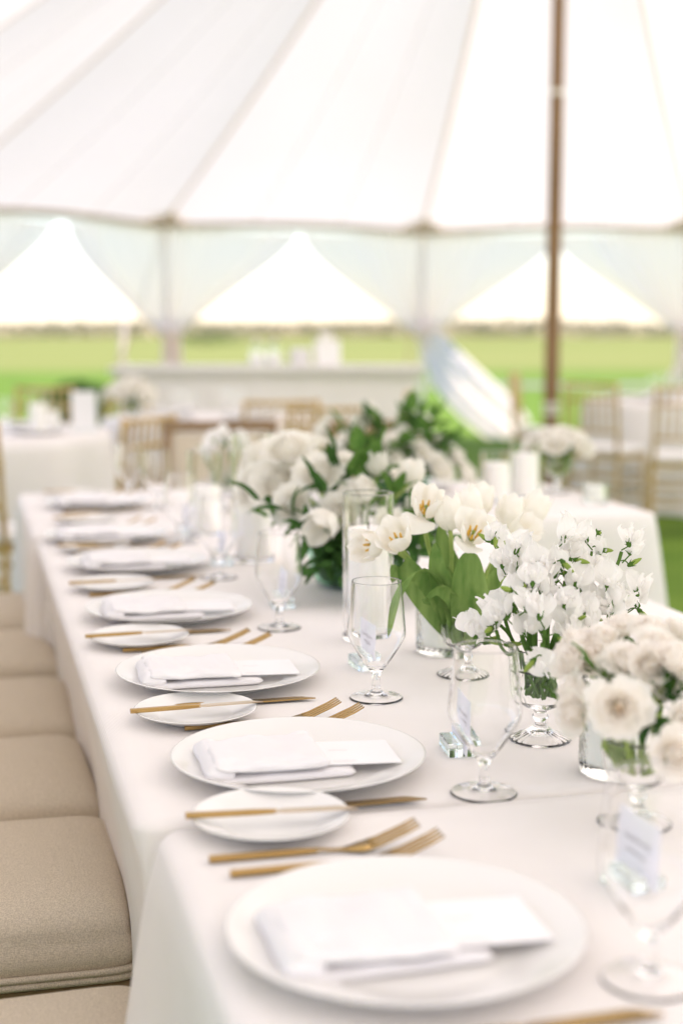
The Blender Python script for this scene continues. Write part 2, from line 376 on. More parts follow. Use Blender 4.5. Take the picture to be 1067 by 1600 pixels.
# sheer curtains tied back to the side poles
def curtain(th, lw, rw, label, tail=None, tz=1.17):
    p = POLE + (RT * sin(R_(th)) + AX * cos(R_(th))) * (TR - .15)
    t = thing('sheer_curtain', label, 'curtain', p, group='sheer curtains tied to the side poles')
    along = (RT * cos(R_(th)) - AX * sin(R_(th))); nrm = -(RT * sin(R_(th)) + AX * cos(R_(th)))
    for sgn, w0 in ((-1, lw), (1, rw)):
        def f(u, v):
            w = w0 * (1 - v ** 1.5) + .07; x = u * w
            z = HE - .055 - (HE - .055 - tz) * (v * (1 - .10 * u * sin(pi * v)))
            bend = Vector((0, 0, 0))
            pl = sin(u * 34 + 6 * sin(u * 5 + th)) * (.028 * (1 - .55 * v)) + .03 * sin(u * 9 + th)
            # the eave runs along a chord: bend outer part toward the next pole
            back = abs(x) * math.tan(R_(14.5)) * (1 - v)
            return along * (sgn * x) + nrm * (pl + back * 1.0 - .02) + Vector((0, 0, z))
        ob('drape', grid(f, 60, 26), 'sheer', t)
    if tail is None:
        def g2(u, v):
            q = u * 2 - 1; w = .10 + .05 * v
            return along * (q * w) + nrm * (.05 * sin(q * 17 + th + v) * (1 - .3 * abs(q)) + .03) + Vector((0, 0, tz + .03 - v * (tz + .02)))
        ob('tail', grid(g2, 60, 14), 'sheerfull', t)
    else:
        pts = [Vector(q) - p for q in tail]
        def g3(u, v):
            k = v * (len(pts) - 1); i = min(int(k), len(pts) - 2); fr = k - i
            c = pts[i].lerp(pts[i + 1], fr); w = .10 + .18 * sin(pi * min(1, v * .72 + .02)); q = u * 2 - 1
            tang = (pts[i + 1] - pts[i]).normalized(); s_ = tang.cross(nrm).normalized()
            return c + s_ * (q * w) + nrm * ((.045 * sin(q * 14 + 1.5 * v) + .03 * sin(q * 5 + v)) * (.5 + v * .5))
        ob('tail', grid(g3, 90, 28), 'sheerfull', t)
    ob('tie', lathe([(.11, tz + .02), (.118, tz + .035), (.118, tz + .075), (.108, tz + .09)], 20), 'sheerfull', t)
curtain(-66.5, 1.2, 1.2, 'sheer white curtain tied back at the far left of the tent')
curtain(-36.8, 1.18, 1.28, 'sheer white curtain tied back to the pole behind the left bar end')
T2 = (4.80, 14.70, 1.22)
curtain(-6.5, 1.28, 1.30, 'sheer white curtain whose bright tail sweeps right beside the bar',
        tail=[T2, (5.00, 14.85, 1.02), (5.19, 15.17, .86), (5.46, 15.41, .64), (5.72, 15.44, .41), (5.95, 15.33, .20), (6.08, 15.24, .05)])
curtain(23.5, 1.30, 1.2, 'sheer white curtain tied back at the right edge of the photo')

# ---------------------------------------------------------------- tables and cloths
def rrect(x0, x1, y0, y1, r, n, cornern=7):
    """perimeter points with outward normals; returns list of (x,y,nx,ny,cornerness,side)"""
    P = []
    cs = [(x1 - r, y0 + r, -pi / 2, 'b', 'r'), (x1 - r, y1 - r, 0, 'r', 't'), (x0 + r, y1 - r, pi / 2, 't', 'l'), (x0 + r, y0 + r, pi, 'l', 'b')]
    for k, (cx, cy, a0, s0, s1) in enumerate(cs):
        for i in range(cornern):
            a = a0 + (pi / 2) * i / (cornern - 1); P.append((cx + r * cos(a), cy + r * sin(a), cos(a), sin(a), 1.0, s0 if i < cornern // 2 else s1))
        nx_, ny_, a1, _, _ = cs[(k + 1) % 4]; a = a0 + pi / 2
        ax_, ay_ = cx + r * cos(a), cy + r * sin(a); bx_, by_ = nx_ + r * cos(a1), ny_ + r * sin(a1)
        L = math.hypot(bx_ - ax_, by_ - ay_); m_ = max(2, int(L / n))
        for i in range(1, m_):
            q = i / m_; dd = min(q, 1 - q) * L; P.append((ax_ + (bx_ - ax_) * q, ay_ + (by_ - ay_) * q, cos(a), sin(a), max(0, 1 - dd / .22) ** 2, s1))
    return P
def cloth(x0, x1, y0, y1, z, amp, flare, corner, seed, drop=None, levels=16):
    P = rrect(x0, x1, y0, y1, .03, .02); n = len(P); V = []; F = []; drop = drop or z - .015
    per = 0; rows = [(-.03, 0, 0), (-.010, -.0005, 0), (-.003, -.003, 0), (0, -.009, 0)]
    V += [Vector((x - nx * .03, y - ny * .03, z)) for x, y, nx, ny, c, s in P]; V += [Vector((x - nx * .008, y - ny * .008, z - .001)) for x, y, nx, ny, c, s in P]
    V += [Vector((x, y, z - .009)) for x, y, nx, ny, c, s in P]
    for L in range(1, levels + 1):
        t = L / levels
        for k, (x, y, nx, ny, c, s) in enumerate(P):
            w = amp[s] * (.6 * sin(k * .23 + seed) + .4 * sin(k * .09 + seed * 2.3) + .3 * noise.noise(Vector((k * .11, seed, t * 1.5)))) * t ** .8
            o_ = w + (flare[s] * t if flare[s] >= 0 else flare[s] * min(1, t / .34) ** .8) + corner * c * t ** .75
            V.append(Vector((x + nx * o_, y + ny * o_, z - .009 - (drop - .009) * t)))
    R = levels + 3
    for j in range(R - 1):
        for k in range(n): F.append((j * n + k, (j + 1) * n + k, (j + 1) * n + (k + 1) % n, j * n + (k + 1) % n))
    # top as a grid-less fan ring is one flat polygon
    F.append(tuple(range(n)))
    return V, F
def trestle(name, label, x0, x1, y0, y1, zt, group=None):
    t = thing(name, label, 'table', ((x0 + x1) / 2, (y0 + y1) / 2, 0), group=group); hx, hy = (x1 - x0) / 2 - .012, (y1 - y0) / 2 - .012
    ob('tabletop', box(-hx, hx, -hy, hy, zt - .033, zt - .006), 'wood', t, smooth=False)
    for sx in (-1, 1):
        for sy in (-1, 1): ob('leg', box(sx * (hx - .09) - .02, sx * (hx - .09) + .02, sy * (hy - .12) - .02, sy * (hy - .12) + .02, 0, zt - .033), 'wood', t, smooth=False)
def tcloth(label, *a): tag(ob('tablecloth', cloth(*a), 'linen'), label, 'tablecloth', 'long white tablecloths')
Z0 = .76
trestle('dining_table', 'long dining table under the nearest white tablecloth', .172, 1.27, -1.0, 1.40, .765, 'tables of the long dining row')
tcloth('nearest white linen tablecloth, its far left corner falling over the next one', .172, 1.27, -1.0, 1.400, .765, dict(l=.012, r=.02, b=.004, t=.002), dict(l=.02, r=.03, b=.0, t=-.004), .085, 1.3)
trestle('dining_table', 'long dining table under the middle white tablecloth with the tulips', .154, 1.25, 1.423, 3.525, .76, 'tables of the long dining row')
tcloth('middle white linen tablecloth under the tulips and sweet peas', .154, 1.25, 1.423, 3.525, .76, dict(l=.014, r=.02, b=.002, t=.002), dict(l=-.040, r=.03, b=-.004, t=-.004), .0, 4.1)
trestle('dining_table', 'crosswise dining table at the far end of the long row', .148, 1.85, 3.56, 4.50, .76, 'tables of the long dining row')
tcloth('far crosswise white tablecloth with its right corner over the lawn', .148, 1.85, 3.56, 4.50, .76, dict(l=.012, r=.018, b=.012, t=.012), dict(l=.0, r=.05, b=.015, t=.02), .05, 7.7)

def round_table(c, r, label, seed):
    t = thing('round_table', label, 'table', (c[0], c[1], 0), group='round tables behind the long row')
    ob('tabletop', lathe([(0, .727), (r - .02, .727), (r - .01, .733), (r - .01, .748), (r - .02, .753), (0, .753)], 48), 'wood', t)
    for k in range(4):
        a = k * pi / 2 + .4; ob('leg', tube([(cos(a) * r * .55, sin(a) * r * .55, 0), (cos(a) * r * .55, sin(a) * r * .55, .727)], .018, 8), 'wood', t)
    def f(u, v):
        a = 2 * pi * u
        if v < .2: rr = r * (v / .2) * .99; return Vector((rr * cos(a), rr * sin(a), .76))
        t_ = (v - .2) / .8; w = (.035 * sin(a * 13 + seed) + .02 * sin(a * 7 + seed * 2)) * t_
        rr = r + .006 * min(1, t_ * 20) + w + .07 * t_; return Vector((rr * cos(a), rr * sin(a), .757 - .745 * t_))
    tag(ob('tablecloth', grid(f, 130, 20, True), 'linen', loc=(c[0], c[1], 0)), label.replace('round dining table under', 'floor length') .replace('round table under', 'floor length'), 'tablecloth', 'round white tablecloths')
LT, RT2, MT = (-.10, 7.26), (5.05, 9.28), (1.34, 8.02)
round_table(LT, .80, 'round table under white cloth at the left edge', 1.0)
round_table(MT, .60, 'round table under white cloth in front of the bar', 2.2)
round_table(RT2, .75, 'round table under white cloth right of the timber pole', 3.1)

# ---------------------------------------------------------------- chairs
def dining_chair(label):
    """upholstered chair facing +X, origin on the floor under the seat centre"""
    t = thing('dining_chair', label, 'chair', group='linen dining chairs along the long row')
    def seat(u, v):
        a = 2 * pi * u; ca, sa = cos(a), sin(a); p = .15
        ex = math.copysign(abs(ca) ** p, ca); ey = math.copysign(abs(sa) ** p, sa)
        k = v
        if k < .5: q = k / .5; r = .955 + .045 * sin(q * pi); z = .412 + .055 * q; r -= .012 * (1 - q)
        else:
            q = (k - .5) / .5; r = cos(q * pi / 2) ** .55 * .955 if q < 1 else 0; z = .467 + .051 * (1 - (1 - q) ** 2.3)
        return Vector((ex * .225 * r, ey * .217 * r, z))
    s = ob('seat', grid(seat, 120, 22, True), 'cushion', t)
    for z in (.414, .424): ob('piping', tube([Vector((math.copysign(abs(cos(a)) ** .15, cos(a)) * .224, math.copysign(abs(sin(a)) ** .15, sin(a)) * .216, z)) for a in [2 * pi * i / 72 for i in range(73)]], .0052, 6), 'cushion', s)
    ob('seat_frame', box(-.212, .212, -.208, .208, .355, .405), 'wood', t, smooth=False)
    for sx in (-1, 1):
        for sy in (-1, 1):
            ob('leg', tube([(sx * .19, sy * .2, .36), (sx * .195, sy * .2, .2), (sx * (.2 if sx > 0 else .23), sy * .2, 0)], [.022, .019, .014], 8), 'wood', t)
    lean = lambda z: -.205 - (z - .4) * .17
    for sy in (-1, 1): ob('back_post', tube([(lean(z), sy * .205, z) for z in (.40, .55, .75, .895)], [.02, .018, .018, .016], 8), 'wood', t)
    ob('top_rail', xf(box(-.018, .018, -.222, .222, .872, .912), (lean(.89), 0, 0)), 'wood', t, smooth=False)
    def pan(u, v):
        a = 2 * pi * u; z = .52 + .345 * v
        return Vector((lean(z) + .018 * math.copysign(abs(cos(a)) ** .7, cos(a)) * (.5 + .5 * sin(pi * v) ** .3), .19 * math.copysign(abs(sin(a)) ** .5, sin(a)), z))
    ob('back_panel', grid(pan, 36, 10, True), 'cushion', t)
    return t
ORD = ['first', 'second', 'third', 'fourth', 'fifth', 'sixth', 'seventh', 'eighth']
dc = dining_chair('linen dining chair at the bottom left corner of the photo')
chy = [1.422, 2.035, 2.495, 2.965, 3.48, 4.0]
dc.location = (-.015, chy[0], 0); dc.rotation_euler.z = R_(1.5)
chx = [-.015, -.012, -.015, -.012, -.016, -.02]
for i in range(1, 6):
    c = copy_tree(dc); c.location = (chx[i], chy[i], 0); c.rotation_euler.z = R_([0, -2, 1, -1, 2, 0][i])
    c['label'] = ORD[i] + ' linen dining chair from the front along the left table edge'
for (x, y, rz, lab) in ((.93, 4.93, -94, 'brown framed linen chair behind the far table, left one'), (1.60, 4.80, -82, 'brown framed linen chair behind the flowers, right one')):
    c = copy_tree(dc); c.location = (x, y + .22, 0); c.rotation_euler.z = R_(rz); c['label'] = lab
def chiavari(label):
    t = thing('chiavari_chair', label, 'chair', group='gold bamboo style chairs behind the long row')
    def bam(pts, r, n=8):
        P = []; Rr = []
        for i in range(len(pts) - 1):
            a, b_ = Vector(pts[i]), Vector(pts[i + 1]); L = (b_ - a).length; m_ = max(4, int(L / .05))
            for k in range(m_ + (1 if i == len(pts) - 2 else 0)):
                P.append(a.lerp(b_, k / m_)); Rr.append(r * (1.22 if k % 4 == 2 else 1))
        return tube(P, Rr, n)
    ob('seat_frame', box(-.195, .195, -.2, .2, .415, .445), 'goldchair', t, smooth=False)
    ob('seat_pad', soft_slab(.385, .395, .05, 2, .001, .3), 'whitepad', t, loc=(0, 0, .446))
    for sy in (-1, 1):
        ob('leg', bam([(.185, sy * .19, 0), (.18, sy * .185, .43)], .013), 'goldchair', t)
        ob('back_post', bam([(-.225, sy * .19, 0), (-.185, sy * .185, .43), (-.23, sy * .18, .92)], .013), 'goldchair', t)
        for z in (.16, .27): ob('side_stretcher', bam([(-.21, sy * .187, z), (.183, sy * .187, z)], .009), 'goldchair', t)
    for x in (.183, -.21):
        for z in (.2, .31): ob('cross_stretcher', bam([(x, -.187, z), (x, .187, z)], .009), 'goldchair', t)
    for z in (.60, .80, .905): ob('back_rail', bam([(-.185 - (z - .43) * .092, -.183, z), (-.185 - (z - .43) * .092, .183, z)], .010), 'goldchair', t)
    for k in range(6):
        y = -.13 + k * .052; ob('spindle', bam([(-.203, y, .61), (-.219, y, .80)] if 0 else [(-.20, y, .60), (-.229, y, .905)], .0065), 'goldchair', t)
    return t
CH = [(.02, 5.72, 70, 'gold bamboo style chair cut off by the left photo edge'),
      (.53, 5.80, 140, 'gold bamboo style chair left of the brown framed linen chair'),
      (1.50, 7.02, 88, 'gold bamboo style chair seen above the brown linen chair rail'),
      (.36, 8.52, -118, 'gold chair beyond the left round table, in front of the grass'),
      (.80, 8.62, -140, 'gold chair beside the dark shrub behind the left table'),
      (1.62, 6.42, 80, 'gold chair rising behind the left of the far flowers'),
      (2.16, 7.62, 160, 'gold chair behind the middle of the far flowers, near the bar'),
      (4.32, 10.25, -30, 'gold chair just left of the timber pole'),
      (4.08, 8.62, 38, 'gold chair just right of the timber pole'),
      (4.28, 7.95, 66, 'pale gold chair with white pad at the right photo edge')]
ch0 = None
for x, y, rz, lab in CH:
    if ch0 is None: c = ch0 = chiavari(lab)
    else: c = copy_tree(ch0); c['label'] = lab
    c.location = (x, y, 0); c.rotation_euler.z = R_(rz)

# ---------------------------------------------------------------- bar
bar = thing('bar_counter', 'white panelled bar counter with grey top behind the tables', 'bar', (1.93, 9.17, 0), rz=-YAW)
ob('counter_top', box(-1.04, 1.02, -.06, .62, .965, 1.012, .008), 'bartop', bar, smooth=False)
ob('carcass', box(-.985, .965, .02, .58, .05, .962), 'bar', bar, smooth=False)
for k in range(20): ob('board', box(-.985 + k * .0975 + .001, -.985 + (k + 1) * .0975 - .001, -.004, .018, .10, .93, .0015), 'bar', bar, smooth=False)
ob('plinth', box(-.98, .96, -.012, .018, .012, .098, .004), 'bar', bar, smooth=False)
ob('cornice', box(-1.0, .98, -.022, .018, .932, .963, .004), 'bar', bar, smooth=False)
def bar_at(l, d): return (1.93 + l * CA + d * SA, 9.17 - l * SA + d * CA, 1.012)
def jar(l, label):
    t = thing('glass_jar', label, 'jar', bar_at(l, .25)); ob('jar_body', lathe([(0, 0), (.045, 0), (.05, .01), (.05, .09), (.035, .115), (.037, .14), (.034, .14), (.031, .115), (.046, .088), (.046, .012), (0, .008)], 24), 'glass', t)
    ob('contents', lathe([(0, .01), (.043, .013), (.043, .07), (0, .075)], 20), 'napkin', t)
    ob('lid', lathe([(0, .139), (.04, .139), (.04, .155), (.012, .16), (.014, .175), (0, .18)], 20), 'steel', t)
jar(-.09, 'left glass jar on the bar top'); jar(.02, 'right glass jar on the bar top')
tag(ob('napkin_stack', merge(*[xf(box(-.06, .06, -.06, .06, z, z + .019, .006), (0, 0, 0), .05 * ((i * 7) % 3 - 1)) for i, z in enumerate([.02 * k for k in range(6)])]), 'napkin', loc=bar_at(.20, .2), smooth=False), 'stack of white napkins on the bar', 'napkins')
t = thing('menu_sign', 'white standing bar sign with a block on top', 'sign', bar_at(.38, .25)); ob('board', box(-.085, .085, -.03, .03, 0, .17, .004), 'card', t, smooth=False); ob('easel_top', box(-.045, .03, -.03, .03, .172, .225, .004), 'bar', t, smooth=False)
t = thing('leaning_post', 'pale wooden stake leaning outside the tent behind the bar', 'post', (1.66, 16.15, 0), rot=(0, R_(4), 0))
ob('shaft', lathe([(0, -.05), (.035, -.05), (.033, 1.33), (.02, 1.37), (0, 1.375)], 12), 'palewood', t); ob('cap', lathe([(.0345, 1.2), (.038, 1.2), (.038, 1.24), (.0345, 1.24)], 12), 'steel', t)

# ---------------------------------------------------------------- place settings
def plate_geo(r, h, foot, well):
    return lathe([(0, .004), (foot * .9, .004), (foot * .93, .0005), (foot, .0005), (foot * 1.03, .004), (foot + (r - foot) * .35, h * .38), (r * .93, h * .78), (r - .001, h * .97), (r, h - .0007), (r - .0012, h), (r - .003, h - .0003),
                  (r * .9, h * .80), (well * 1.06, h * .42), (well, h * .34), (well * .96, h * .30), (well * .5, h * .27), (0, h * .26)], 72)
ME = {}
ME['charger'] = mesh(plate_geo(.1485, .022, .088, .098)); ME['bread'] = mesh(plate_geo(.081, .0165, .045, .05))
def bar_geo(x0, x1, w0, w1, z, th, tx=.5):
    """square bar handle along x"""
    V = []; N = 8
    for i in range(N + 1):
        t = i / N; x = x0 + (x1 - x0) * t; w = (w0 + (w1 - w0) * t) / 2; c = w * .3; h = th / 2 * (1 if t < .8 else 1 - .3 * (t - .8) / .2)
        V += [(x, -w + c, z - h), (x, w - c, z - h), (x, w, z - h + c), (x, w, z + h - c), (x, w - c, z + h), (x, -w + c, z + h), (x, -w, z + h - c), (x, -w, z - h + c)]
    F = [tuple(range(8)), tuple(N * 8 + i for i in range(8))[::-1]]
    for k in range(N):
        for i in range(8): F.append((k * 8 + i, (k + 1) * 8 + i, (k + 1) * 8 + (i + 1) % 8, k * 8 + (i + 1) % 8))
    return V, F
def fork_head(x0):
    """neck, palm and four tines from x0; curved up"""
    def zc(x): q = (x - x0) / .095; return .0035 + .019 * q * q - .004 * sin(pi * min(1, q))
    def prism(pts_w, th=.0016):
        V = []; F = []
        for x, ya, yb in pts_w:
            z = zc(x); V += [(x, ya, z), (x, yb, z), (x, yb, z + th), (x, ya, z + th)]
        n = len(pts_w)
        for k in range(n - 1):
            for i in range(4): F.append((k * 4 + i, k * 4 + (i + 1) % 4, (k + 1) * 4 + (i + 1) % 4, (k + 1) * 4 + i))
        F.append((3, 2, 1, 0)); F.append(tuple((n - 1) * 4 + i for i in range(4)))
        return V, F
    body = [(x0 + d, -w, w) for d, w in ((-.004, .0030), (.010, .0026), (.022, .0032), (.032, .0080), (.040, .0115), (.050, .0129))]
    gs = [prism(body)]
    for k in range(4):
        y = -.0111 + k * .0074; gs.append(prism([(x0 + .0495, y - .0018, y + .0018), (x0 + .058, y - .0014, y + .0014), (x0 + .085, y - .0013, y + .0013), (x0 + .098, y - .0006, y + .0006)], .0018))
    return gs
def blade_geo(x0, L, w, z=.0035):
    V = []; F = []; n = 14
    for i in range(n + 1):
        t = i / n; x = x0 + L * t; tip = 1 if t < .78 else max(0.06, 1 - ((t - .78) / .22) ** 2)
        ya = -w * .5 * min(1, .5 + t * 4); yb = ya + w * min(1, .5 + t * 4) * tip
        V += [(x, ya, z - .0006), (x, yb, z - .0002), (x, yb, z + .0004), (x, ya, z + .0012)]
    for k in range(n):
        for i in range(4): F.append((k * 4 + i, k * 4 + (i + 1) % 4, (k + 1) * 4 + (i + 1) % 4, (k + 1) * 4 + i))
    F.append((3, 2, 1, 0)); F.append(tuple(n * 4 + i for i in range(4)))
    return V, F
ME['handle'] = mesh(bar_geo(0, .105, .0072, .0048, .0036, .0062), smooth=False); ME['neck'] = mesh(merge(*fork_head(.108)[:1])); ME['tines'] = [mesh(g) for g in fork_head(.108)[1:]]
ME['bhandle'] = mesh(bar_geo(0, .092, .0078, .006, .0035, .0055), smooth=False); ME['bblade'] = mesh(blade_geo(.090, .085, .0125), smooth=False)
ME['khandle'] = mesh(bar_geo(0, .11, .0085, .0065, .004, .007), smooth=False); ME['kblade'] = mesh(blade_geo(.108, .115, .0155), smooth=False)
def fork(loc, rz, label):
    t = thing('fork', label, 'fork', loc, rz, 'gold forks'); link('handle', ME['handle'], 'gold', t); nk = link('neck', ME['neck'], 'gold', t)
    for m_ in ME['tines']: link('tine', m_, 'gold', nk)
    return t
def knife(loc, rz, label, small=False, ry=0):
    t = thing('butter_knife' if small else 'dinner_knife', label, 'knife', loc, rz, 'gold butter knives' if small else 'gold dinner knives', rot=(0, ry, rz))
    link('handle', ME['bhandle' if small else 'khandle'], 'gold', t); link('blade', ME['bblade' if small else 'kblade'], 'blade' if small else 'gold', t)
def napkin(loc, rz, seed, label):
    t = thing('folded_napkin', label, 'napkin', loc, rz, 'folded white napkins')
    ob('lower_fold', soft_slab(.158, .112, .0105, seed, .0014, .30), 'napkin', t, loc=(-.025, -.010, 0))
    ob('upper_fold', soft_slab(.130, .120, .0125, seed + 9, .0045, .50, 44, 48, sag=lambda x, y: .0035 * max(0, -x / .065) ** 2 + .0015 * sin(y * 55 + seed) * max(0, x / .065)), 'napkin', t, loc=(-.042, -.008, .0122))
    ob('side_roll', xf(soft_slab(.116, .034, .0245, seed + 3, .0028, .85), (0, 0, 0), pi / 2), 'napkin', t, loc=(-.100, -.008, .0005))
random.seed(11)
MENU_TXT = []
def squiggle(L, h, n, seed):
    rnd = random.Random(seed); P = []
    for i in range(n + 1):
        t = i / n; P.append(Vector((L * (t - .5), h * (sin(i * 1.9 + rnd.random()) * (1 if rnd.random() < .3 else .55)), 0)))
    return P
def ribbon(P, w):
    V = []; F = []
    for i, p in enumerate(P):
        d = (P[min(i + 1, len(P) - 1)] - P[max(i - 1, 0)]).normalized(); s = Vector((-d.y, d.x, 0)) * w; V += [p - s, p + s]
    for i in range(len(P) - 1): F.append((2 * i, 2 * i + 1, 2 * i + 3, 2 * i + 2))
    return V, F
def menu(loc, rz, ry, label):
    t = thing('menu_card', label, 'menu card', loc, rot=(0, ry, rz), group='menu cards tucked in the napkins')
    ob('card', box(-.075, .075, -.040, .050, 0, .0012, .0003), 'card', t, smooth=False)
    for k, (y, L) in enumerate(((-.030, .026), (.012, .022))):
        ob('print_line', xf(ribbon(squiggle(L, .0012, 26, k), .00028), (.010, y, .0016)), 'ink', t, smooth=False)
plates = [(.337, 1.07, .765), (.363, 1.57, .76), (.345, 2.008, .76), (.341, 2.492, .76), (.346, 3.017, .76), (.322, 3.445, .76), (.36, 4.10, .76)]
bread = [(.288, 1.374), (.281, 1.815), (.262, 2.284), (.271, 2.778), (.280, 3.272), (.300, 3.76), (.31, 4.36)]
nrz = [.5, -1.5, -.5, -1, 0, 1, -1]
frk = [((.211, 1.293, -2), (.224, 1.252, 0)), ((.258, 1.762, 2), (.280, 1.733, 1)), ((.229, 2.226, 2), (.256, 2.190, 1)), ((.218, 2.712, 4), (.25, 2.674, 2)), ((.228, 3.216, 3), (.262, 3.180, 3)), ((.225, 3.648, 3), (.26, 3.615, 3)), ((.25, 4.30, 3), (.28, 4.27, 3))]
knf = [(.262, .905, 1), (.248, 1.426, .5), (.232, 1.868, .5), (.20, 2.338, .5), (.24, 2.865, 2), (.24, 3.30, 1), (.25, 3.955, 1)]
NP = ['nearest', 'second', 'third', 'fourth', 'fifth', 'sixth', 'seventh']
for i, (x, y, z) in enumerate(plates):
    o_ = NP[i] + ('' if i == 0 else ' from the front'); pl = NP[i] + ' place setting' + ('' if i == 0 else ' from the front')
    tag(link('dinner_plate', ME['charger'], 'porcelain', None, (x, y, z + .0005)), 'large white porcelain dinner plate of the ' + pl, 'plate', 'white dinner plates')
    a = R_(nrz[i]); zc_ = z + .0070
    menu((x + .036, y - .014, zc_ + .0122), a - R_(2.5), R_(1.2), 'white menu card sticking out of the napkin at the ' + pl)
    napkin((x, y, zc_), a, i * 3.1, 'folded white linen napkin on the dinner plate of the ' + pl)
    bx_, by_ = bread[i]; bz = z if i else .765
    zb = .765 if by_ < 1.40 else .76
    tag(link('bread_plate', ME['bread'], 'porcelain', None, (bx_, by_, zb + .0005)), 'small white bread plate of the ' + pl, 'plate', 'white bread plates')
    knife((bx_ - .087, by_ - .012 + (.014 if i == 0 else 0), zb + .0165), R_([-6, 2, 3, 1, 2, 0, 1][i]), 'gold butter knife lying across the bread plate of the ' + pl, True)
    for (fx, fy, fr), nm in zip(frk[i], ('outer', 'inner')):
        fork((fx, fy, (.765 if fy < 1.40 else .76) + .0008), R_(fr), 'gold four tined %s fork beside the plate of the %s' % (nm, pl))
    kx, ky, kr = knf[i]; knife((kx, ky, (.765 if ky < 1.40 else .76) + .0006), R_(kr), 'gold dinner knife on the near side of the %s' % pl)
# setting on the right of the far table
tag(link('dinner_plate', ME['charger'], 'porcelain', None, (1.36, 4.30, .7605)), 'white dinner plate beyond the far flowers on the crosswise table', 'plate', 'white dinner plates')
napkin((1.36, 4.30, .769), R_(90), 50, 'folded white napkin beyond the far flowers on the crosswise table')

# ---------------------------------------------------------------- glassware
def wall(outer, th, base):
    inner = [(max(r - th, 0.0), z) for r, z in outer if z > base]
    return outer + [(outer[-1][0] - th * .5, outer[-1][1] + th * .5)] + inner[::-1] + [(0, base)]
gob_o = [(0, .0), (.037, .0), (.0375, .0012), (.036, .0028), (.02, .0045), (.010, .008), (.0062, .014), (.0054, .024), (.0062, .034), (.0100, .0415), (.0140, .0455), (.0245, .0610), (.0350, .0780), (.0396, .0870), (.0408, .0935), (.0404, .101), (.0385, .123), (.0365, .145), (.0346, .166)]
ME['goblet_b'] = mesh(lathe(wall(gob_o[9:], .0013, .0475)[0:] if 0 else
    [(0, .0052), (.008, .0048), (.018, .0030), (.030, .0012), (.0355, .0002)] + gob_o[1:] + [(.0342, .1665), (.0338, .1660), (.0357, .145), (.0377, .123), (.0396, .101), (.0399, .0937), (.0387, .0876), (.0342, .0788), (.0237, .0620), (.0130, .0487), (.005, .0465), (0, .0462)], 56, lambda a, k, z: 1 + (.02 * cos(8 * a) if .012 < z < .04 and k < 15 else 0)))
def goblet(p, label):
    tag(link('wine_goblet', ME['goblet_b'], 'glass', None, p), label, 'glass', 'stemmed wine goblets')
GB = [((.503, .962, .7652), 'clear stemmed goblet at the bottom right corner, only its foot in view'), ((.542, 1.434, .7602), 'clear stemmed goblet right of the acrylic place card, blurred in front'),
      ((.540, 1.855, .7602), 'sharp clear stemmed goblet in front of the candle cylinder'), ((.509, 2.345, .7602), 'clear stemmed goblet left of the candle cylinder, foliage seen through it'),
      ((.495, 2.86, .7602), 'blurred goblet beside the fifth dinner plate'), ((.49, 3.36, .7602), 'blurred goblet beside the sixth dinner plate'), ((.52, 4.02, .7602), 'blurred goblet beside the farthest left dinner plate'), ((.47, 4.28, .7602), 'blurred goblet at the far left corner of the crosswise table')]
for p, lab in GB: goblet(p, lab)
def cylinder(p, r, h, ch, label, clab):
    t = thing('cylinder_vase', label, 'vase', p, group='glass candle cylinders')
    ob('wall', lathe([(0, 0), (r - .002, 0), (r, .002), (r, h - .001), (r - .0013, h), (r - .0026, h - .001), (r - .0028, .012), (r - .006, .0085), (0, .0085)], 56), 'glass', t)
    c = thing('pillar_candle', clab, 'candle', (p[0], p[1], p[2] + .009), group='white pillar candles'); cr = r * .80
    ob('wax', lathe([(0, 0), (cr, 0), (cr, ch - .004), (cr - .0015, ch - .0008), (cr - .005, ch), (cr * .5, ch - .004), (0, ch - .005)], 40), 'wax', c)
    ob('wick', tube([(0, 0, ch - .006), (.0008, 0, ch + .004), (.003, 0, ch + .009)], .0011, 6), 'wick', c)
CY = [((.632, 2.222, .7602), .0415, .245, .178, 'tall clear glass cylinder holding a candle behind the sharp goblet', 'white pillar candle in the glass cylinder behind the sharp goblet'),
      ((.604, 3.05, .7602), .045, .285, .14, 'tall glass cylinder blurred left of the big centrepiece', 'white pillar candle in the cylinder left of the big centrepiece'),
      ((.560, 3.42, .7602), .042, .215, .12, 'shorter blurred glass cylinder near the sixth plate', 'white pillar candle in the shorter cylinder near the sixth plate'),
      ((1.500, 3.90, .7602), .047, .150, .11, 'left glass candle cylinder on the far crosswise table', 'white candle in the left cylinder on the far crosswise table'),
      ((1.612, 3.95, .7602), .047, .175, .13, 'right glass candle cylinder on the far crosswise table', 'white candle in the right cylinder on the far crosswise table'),
      ((.34, 6.98, .762), .05, .20, .14, 'tall candle cylinder on the left round table', 'white candle in the tall cylinder on the left round table'),
      ((.42, 7.32, .762), .045, .12, .08, 'short candle cylinder on the left round table', 'white candle in the short cylinder on the left round table')]
for a in CY: cylinder(*a)
def votive(p, r, h, label):
    t = thing('votive_holder', label, 'candle holder', p, group='ribbed glass candle holders')
    V, F = lathe([(0, 0), (r - .003, 0), (r, .003)] + [(r, .003 + (h - .006) * k / 16) for k in range(1, 17)] + [(r - .0015, h), (r - .004, h - .003)] + [(r - .004, h - .003 - (h - .018) * k / 4) for k in range(1, 5)] + [(0, .012)], 216,
                 lambda a, k, z: 1 + (.026 * cos(27 * a + z * 330) * (1 if 3 < k < 19 else 0)))
    ob('glass_wall', (V, F), 'ribbed', t)
    ob('candle', lathe([(0, .0135), (r - .0065, .0135), (r - .0065, h * .80), (r - .0085, h * .82), (0, h * .81)], 32), 'wax', t)
    ob('wick', tube([(0, 0, h * .80), (.001, 0, h * .88)], .001, 5), 'wick', t)
